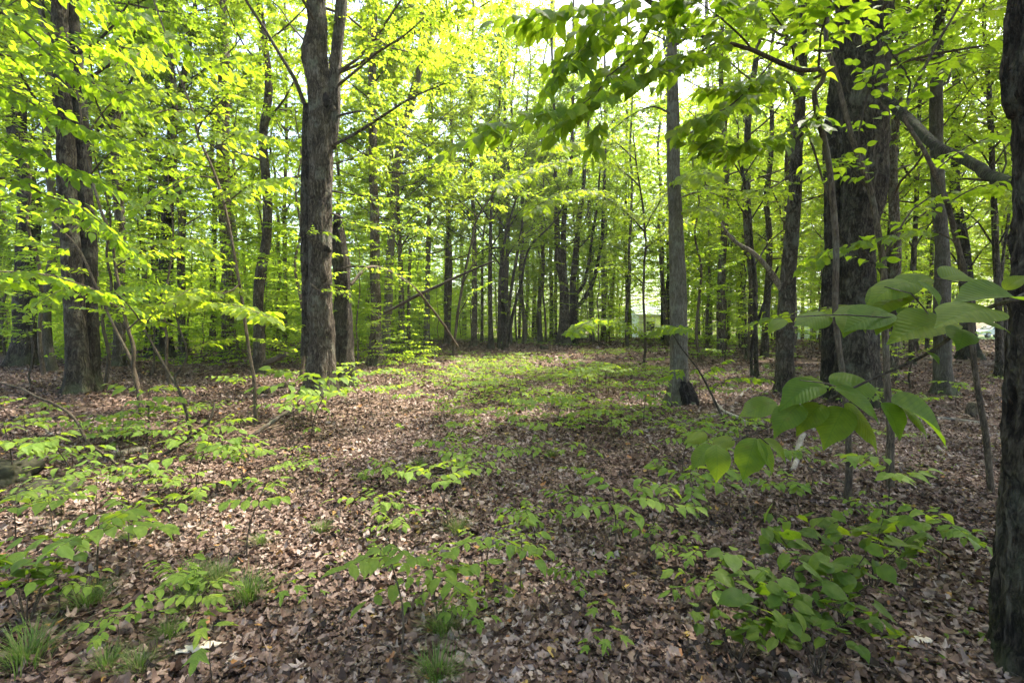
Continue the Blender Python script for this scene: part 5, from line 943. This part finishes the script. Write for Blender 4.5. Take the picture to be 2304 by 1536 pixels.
def car(label, x, y, rz, paint, name='parked_car'):
    z = float(gh(x, y)) ; root = empty(name, (x, y, z)); root.rotation_euler = (0, 0, rz); tag(root, label, 'car', 'cars parked beyond the wood')
    prof = [(-2.2, .35), (-2.25, .75), (-1.6, .92), (-1.0, 1.02), (-.35, 1.42), (.9, 1.47), (1.7, 1.1), (2.15, .98), (2.2, .4)]
    mb = MB(); V = []
    for s, k in ((-1, 0), (1, 0)):
        for (a, b) in prof: V.append((a, s * (.86 - .16 * max(0, b - .95) / .5), b))
    n = len(prof); Fc = [tuple(range(n))[::-1], tuple(range(n, 2 * n))]
    mb.add(V, [(i, (i + 1) % n, n + (i + 1) % n, n + i) for i in range(n)], paint, smooth=False); mb.add(V, [tuple(range(n))[::-1]], paint, smooth=False); mb.add(V, [tuple(range(n, 2 * n))], paint, smooth=False); mb.obj('body', root)
    for s in (-1, 1):
        mb = MB(); W_ = [(-.88, 1.06), (-.35, 1.36), (.85, 1.4), (1.4, 1.1)]; V = [(a, s * (.875 - .16 * max(0, b - .95) / .5), b) for a, b in W_]; V2 = [(a, c - s * .03, b) for a, c, b in V]; mb.add(V + V2, [(0, 1, 2, 3), (7, 6, 5, 4)], 'glass', smooth=False); mb.obj('side_window', root)
    mb = MB(); mb.add([(-1.02, -.70, 1.05), (-1.02, .70, 1.05), (-.40, .62, 1.42), (-.40, -.62, 1.42)], [(0, 1, 2, 3)], 'glass', smooth=False); mb.obj('windscreen', root)
    for a in (-1.4, 1.4):
        for s in (-1, 1):
            for nm, r0, w_, m_ in (('wheel', .33, .22, 'tyre'),):
                mb = MB(); mb.tube(np.array([[a, s * .68, .33], [a, s * .9, .33]]), np.array([r0, r0]), m_, 24); wh = mb.obj(nm, root); mb = MB(); mb.tube(np.array([[a, s * .86, .33], [a, s * 1.01, .33]]), np.array([.2, .2]), 'rim', 16); mb.obj('rim', wh)
q = pix(2232, 745, 62); car('white parked car glimpsed beside the right-edge pole beyond the wood', q[0], q[1], .05, 'white_paint')
q = pix(2042, 745, 64); car('white car half hidden between trunks right of the huge tree', q[0], q[1], .1, 'white_paint')
q = pix(1985, 745, 62); car('silver car seen in a slit right next to the huge tree trunk', q[0], q[1], -.05, 'grey_paint')
mb = MB(); X, Y = np.meshgrid(np.linspace(8, 110, 60), np.linspace(56, 90, 20)); V = np.stack([X, Y, gh(X, Y) + .02], -1).reshape(-1, 3); mb.add(V, [(i * 60 + j, i * 60 + j + 1, (i + 1) * 60 + j + 1, (i + 1) * 60 + j) for i in range(19) for j in range(59)], 'lawn'); tag(mb.obj('lawn'), kind='structure', label='sunny mown lawn beyond the wood')

# ------------------------------------------------------------------ background trees (copied)
def make_bg_tree(seed, H, r0, cr, z0, ln, size, bk, tint):
    r = np.random.default_rng(seed); n = 14; z = np.linspace(-.15, H, n); x = np.cumsum(r.normal(0, .10, n)); y = np.cumsum(r.normal(0, .10, n)); x -= x[0]; y -= y[0]
    P = np.stack([x, y, z], 1); W = r0 * (1 - .8 * np.linspace(0, 1, n) ** 1.1); Q, U = resample(P, W, .35); U = U * (1 + .5 * np.exp(-np.maximum(Q[:, 2], 0) / (r0 * 2)))
    root = empty('tree', (0, 0, 0)); mb = MB(); mb.tube(Q, U, bk, 11, fn=knobby(seed, .008, .1)); mb.obj('trunk', root)
    mb = MB(); crown(mb, Q, U, z0, H + .3, cr, r, limbs=ln[0], subs=ln[1], tw=ln[2], k=ln[3], size=size, tint=tint, lim_r=r0 * .22, bm='bark_thin'); mb.obj('crown', root)
    return root
def make_under(seed, H, size, nb, tint, spread=1.0):
    r = np.random.default_rng(seed); n = 9; z = np.linspace(-.08, H, n); x = np.cumsum(r.normal(0, .09, n)); y = np.cumsum(r.normal(0, .09, n)); x -= x[0]; y -= y[0]
    P = np.stack([x, y, z], 1); Q, U = resample(P, (.012 + .005 * H) * (1 - .85 * np.linspace(0, 1, n)), .2)
    root = empty('sapling', (0, 0, 0)); mb = MB(); mb.tube(Q, U, 'bark_thin', 7); mb.obj('trunk', root); mb = MB()
    for i in range(nb):
        t = .22 + .78 * (i + r.random()) / nb; zz = t * H; b = np.array([np.interp(zz, Q[:, 2], Q[:, 0]), np.interp(zz, Q[:, 2], Q[:, 1]), zz]); az = i * 2.4 + r.normal(0, .4); L = spread * (1.5 - .9 * t) * (.7 + .5 * r.random()) * (H / 5) ** .4
        d = np.array([math.cos(az), math.sin(az), .28 + .3 * r.random()]); BP = np.array([b, b + d * L * .5, b + d * L * np.array([1, 1, .75])])
        leafy_branch(mb, BP, np.array([.007, .004, .0015]), r, size=size, T=T2, lm='leaf_under', gap=.13, tl=.55, k=8, tint=tint, sides=3)
    mb.obj('crown', root); return root
BG = [make_bg_tree(601 + i, *a) for i, a in enumerate([
    (18, .15, 3.6, 4.0, (15, 6, 7, 10), .125, 'bark', (.2, 1)), (17, .12, 3.2, 4.5, (15, 6, 7, 10), .125, 'bark_smooth', (.3, 1)), (16, .09, 2.8, 3.0, (15, 6, 7, 10), .125, 'bark', (.1, .9)),
    (19, .17, 4.0, 5.5, (15, 6, 7, 10), .125, 'bark', (.1, .9)), (14, .065, 2.4, 2.2, (18, 6, 8, 10), .12, 'bark_thin', (.3, 1)), (17, .125, 3.2, 3.6, (15, 6, 7, 10), .125, 'bark', (.2, 1))])]
UN = [make_under(701 + i, *a) for i, a in enumerate([(4.5, .12, 17, (.1, .9)), (6, .12, 22, (.2, 1)), (3.2, .11, 13, (.3, 1)), (7.5, .13, 26, (.2, 1)), (2.2, .10, 9, (.1, .8)), (5.2, .12, 19, (.4, 1), 1.25)])]
HEROPOS = [np.array(o.location)[:2] for o in col.objects if o.type == 'EMPTY' and o.parent is None and o.name.split('.')[0] not in ('seedling', 'shrub')]
used = {}
def put(protos, i, x, y, sc, rz, desc, cat, group, name, label=None):
    o = protos[i]
    if i in used.setdefault(id(protos), set()): o = copy_tree(o)
    else: used[id(protos)].add(i)
    p = np.array([x, y, float(gh(x, y))]); o.location = p; o.rotation_euler = (0, 0, rz); o.scale = (sc, sc, sc)
    o['category'] = cat; o['group'] = group
    if label: o['label'] = label
    else: ITEMS.append((o, p, desc, cat))
BDESC = ['stout grey background trunk', 'smooth pale background trunk', 'thin dark background trunk', 'thick rough background trunk', 'very thin background pole', 'dark straight background trunk']
rb = random.Random(21); placed = []
def free(x, y, md): return all((x - a) ** 2 + (y - b) ** 2 > md * md for a, b in placed) and all((x - h[0]) ** 2 + (y - h[1]) ** 2 > (md * .7) ** 2 for h in HEROPOS)
n = 0; tries = 0
while n < 140 and tries < 20000:
    tries += 1; d = 13 + 31 * rb.random() ** .8; u = rb.uniform(-1.12, 1.12); x = u * d
    left = max(0, -u - .05)
    if u < -.1 and d > 36 - 8 * left: continue
    if u < -.05 and rb.random() < .35: continue
    if -.42 < u < .30 and d < 25: continue
    if .30 <= u < .75 and d < 17: continue
    if (1420 < 1152 + u * F < 1500 or 1780 < 1152 + u * F < 1825 or 2175 < 1152 + u * F < 2262) and d > 14: continue
    if not free(x, d, 1.15 if u < .3 else .9): continue
    i = rb.choice([0, 1, 2, 2, 3, 4, 4, 5]) if d < 40 else rb.choice([0, 1, 2, 3, 4, 5])
    placed.append((x, d)); put(BG, i, x, d, rb.uniform(.85, 1.15), rb.random() * 6.28, BDESC[i], 'tree', 'trees filling the wood behind the clearing', 'tree'); n += 1
UDESC = ['mid-height leafy sapling', 'tall leafy sapling', 'short leafy sapling', 'tree-high slim sapling', 'knee-high bushy sapling', 'wide-spreading leafy sapling']
n = 0; tries = 0; placed_u = []
while n < 255 and tries < 20000:
    tries += 1; d = 9.5 + 42 * rb.random() ** .8; u = rb.uniform(-1.1, 1.1); x = u * d
    if abs(u - .08) < .30 and d < 25: continue
    if abs(u - .08) < .45 and d < 16: continue
    if u > .25 and d < 22 and rb.random() < .6: continue
    if (1395 < 1152 + u * F < 1525 or 2175 < 1152 + u * F < 2262) and d > 12: continue
    if any((x - a) ** 2 + (d - b) ** 2 < .8 for a, b in placed_u): continue
    i = rb.randrange(6); placed_u.append((x, d)); put(UN, i, x, d, rb.uniform(.8, 1.25), rb.random() * 6.28, UDESC[i], 'sapling', 'leafy saplings under the trees', 'sapling'); n += 1
# trees beside and behind the viewer that shade the place
for k, (x, y) in enumerate([(-8, 1), (-6, -5), (0, -6), (6, -4), (8, 2), (11, 6), (9, -1), (-12, 5), (-11, -2), (3, -11), (-5, -11), (13, 0), (14, 11), (4.8, 2.6), (-10.5, 9), (7.6, 5.4), (10.0, 8.2), (12.5, 10.5), (6.2, 1.5)]):
    put(BG, [3, 0, 5, 1][k % 4], x, y, 1.0, k * 1.9, '', 'tree', 'trees outside the picture', 'tree', 'tall maple outside the picture beside or behind the viewer')

# far-off wood read as one mass
def far_wood():
    r = np.random.default_rng(77); mb = MB(); n = 75000
    u = r.uniform(-1.3, 1.3, n); d = 58 + 24 * r.random(n); d = np.where(u < -.1, 42 + 14 * r.random(n), d); x = u * d
    top = np.where(u < -.1, 7 + 2.5 * vnoise(u * 9, 0, 0, 5), 27 + 4 * vnoise(u * 9, 0, 0, 6)); z = top * r.random(n) ** 1.25
    keep = ~((np.abs(1152 + u * F - 1462) < 65) & (z < 3.6) | (u > .75) & (u < 1.1) & (z < 2.4)) & ~((np.abs(1152 + u * F - 1812) < 60) & (z < 4)) & (vnoise(x * .35, d * .35, z * .35, 9) > -.5)
    x, d, z = x[keep], d[keep], z[keep]; n = len(x); a = r.random(n) * 6.28
    P = np.stack([x, d, gh(x, d) + z], 1); spray(mb, P, np.stack([np.cos(a), np.sin(a), .1 + 0 * a], 1), .8, 6, .30, T2, 'leaf_canopy', r, flat=.5, droop=.35, stems=False)
    for i in range(130):
        u = r.uniform(-.05, 1.2) if i % 4 else r.uniform(-1.2, -.05); dd = 52 + 20 * r.random() if u > -.05 else 38 + 10 * r.random(); w0 = .10 + .12 * r.random(); xx = u * dd; g = float(gh(xx, dd)); hh = 18 if u > -.05 else 9
        if abs(1152 + u * F - 1462) < 60 or abs(1152 + u * F - 2222) < 50: continue
        mb.tube(np.array([[xx, dd, g - .1], [xx + r.normal(0, .2), dd, g + hh * .5], [xx + r.normal(0, .6), dd, g + hh]]), np.array([w0, w0 * .7, w0 * .3]), 'bark_dark', 6)
    tag(mb.obj('far_wood'), 'distant green wood closing the view behind the trunks', 'far wood', kind='stuff')
far_wood()
def undergrowth():
    r = np.random.default_rng(88); mb = MB()
    for n, hi, pw, thr, near in ((56000, 6.5, 1.5, -.25, 0), (62000, 19, .85, -.1, 9), (36000, 25, .6, -.3, 10)):
        u = r.uniform(-1.15, 1.15, n); d = 21 + 26 * r.random(n) ** .8; d = np.where(u < -.1, 16 + 22 * r.random(n), d); d = np.where(np.abs(u - .08) < .25, 29 + 18 * r.random(n), d) + near; x = u * d
        z = hi * r.random(n) ** pw; sx = 1152 + u * F
        if near: z = np.where(u < -.05, z * .5, z)
        if hi == 25: u = r.uniform(-.32, .55, n); x = u * d
        k = (vnoise(x * .55, d * .4, z * .7, 31) + .5 * vnoise(x * 1.6, d * 1.4, z * 1.8, 32)) > thr
        k &= ~(((np.abs(sx - 1462) < 50) & (z < 3.0) & (r.random(n) < .8)) | ((np.abs(sx - 1808) < 40) & (z < 3.4)) | ((np.abs(sx - 2215) < 50) & (z < 2.6))) & ~((z < 1.0) & (r.random(n) < .5) & (u > .25))
        x, d, z = x[k], d[k], z[k]; n = len(x); a = r.random(n) * 6.28
        P = np.stack([x, d, gh(x, d) + z + .1], 1); spray(mb, P, np.stack([np.cos(a), np.sin(a), .1 + 0 * a], 1), .5, 7, .12 if not near else .15, T2, 'leaf_under', r, flat=.4, droop=.35, tint=(.2, 1), stems=False)
    tag(mb.obj('undergrowth'), 'soft green layer of thin leafy undergrowth deep in the wood', 'undergrowth', kind='stuff')
undergrowth()

if HAZE:
    hm = bpy.data.materials.new('added_haze'); hm.use_nodes = True; hn = hm.node_tree.nodes; hn.clear(); ho = hn.new('ShaderNodeOutputMaterial'); hv = hn.new('ShaderNodeVolumePrincipled')
    hv.inputs['Color'].default_value = (.93, .97, .93, 1); hv.inputs['Density'].default_value = HAZE; hv.inputs['Anisotropy'].default_value = .3; hm.node_tree.links.new(hv.outputs[0], ho.inputs['Volume'])  # thin volume added so sunlit air lifts the dark trunks behind
    M['added_haze'] = hm; mb = MB(); box(mb, (0, 38, 12), (260, 130, 34), 'added_haze'); tag(mb.obj('haze'), 'faint haze added to brighten the depth between the trees', 'haze', kind='stuff')

# ------------------------------------------------------------------ labels for copies, told by what they stand beside
ORD = ['nearest', 'second', 'third', 'fourth', 'fifth', 'sixth', 'seventh', 'eighth', 'ninth', 'tenth', 'eleventh', 'twelfth', 'thirteenth', 'fourteenth', 'fifteenth', 'sixteenth', 'seventeenth', 'eighteenth', 'nineteenth', 'twentieth'] + ['farthest'] * 40
SHORT = [(x, y, l) for x, y, l in LM if len(l.split()) <= 7]
buck = {}
for o, p, desc, cat in ITEMS:
    x, y, d = proj(p); c = SHORT
    if cat in ('tree', 'sapling'):
        c = [s for s in SHORT if s[1] < 960]; best = min(c, key=lambda s: abs(s[0] - x)); side = 'left' if x < best[0] else 'right'; key = (desc, best[2], side); dist = abs(x - best[0])
    else:
        best = min(c, key=lambda s: (s[0] - x) ** 2 + ((s[1] - y) * 1.8) ** 2); dx, dy = x - best[0], (y - best[1]) * 1.8
        side = ('left' if dx < 0 else 'right') if abs(dx) > abs(dy) else ('front' if dy > 0 else 'behind'); key = (desc, best[2], side); dist = math.hypot(dx, dy)
    buck.setdefault(key, []).append((dist, o))
for (desc, lm, side), L in buck.items():
    L.sort(key=lambda t: t[0])
    for i, (_, o) in enumerate(L):
        where = {'left': 'left of', 'right': 'right of', 'front': 'in front of', 'behind': 'beyond'}[side]
        o['label'] = ' '.join((f'{desc}, {ORD[i]} {where} the {lm}').split()[:16])
print('OBJECTS', len(bpy.data.objects), 'tris', sum(len(m.polygons) for m in bpy.data.meshes))
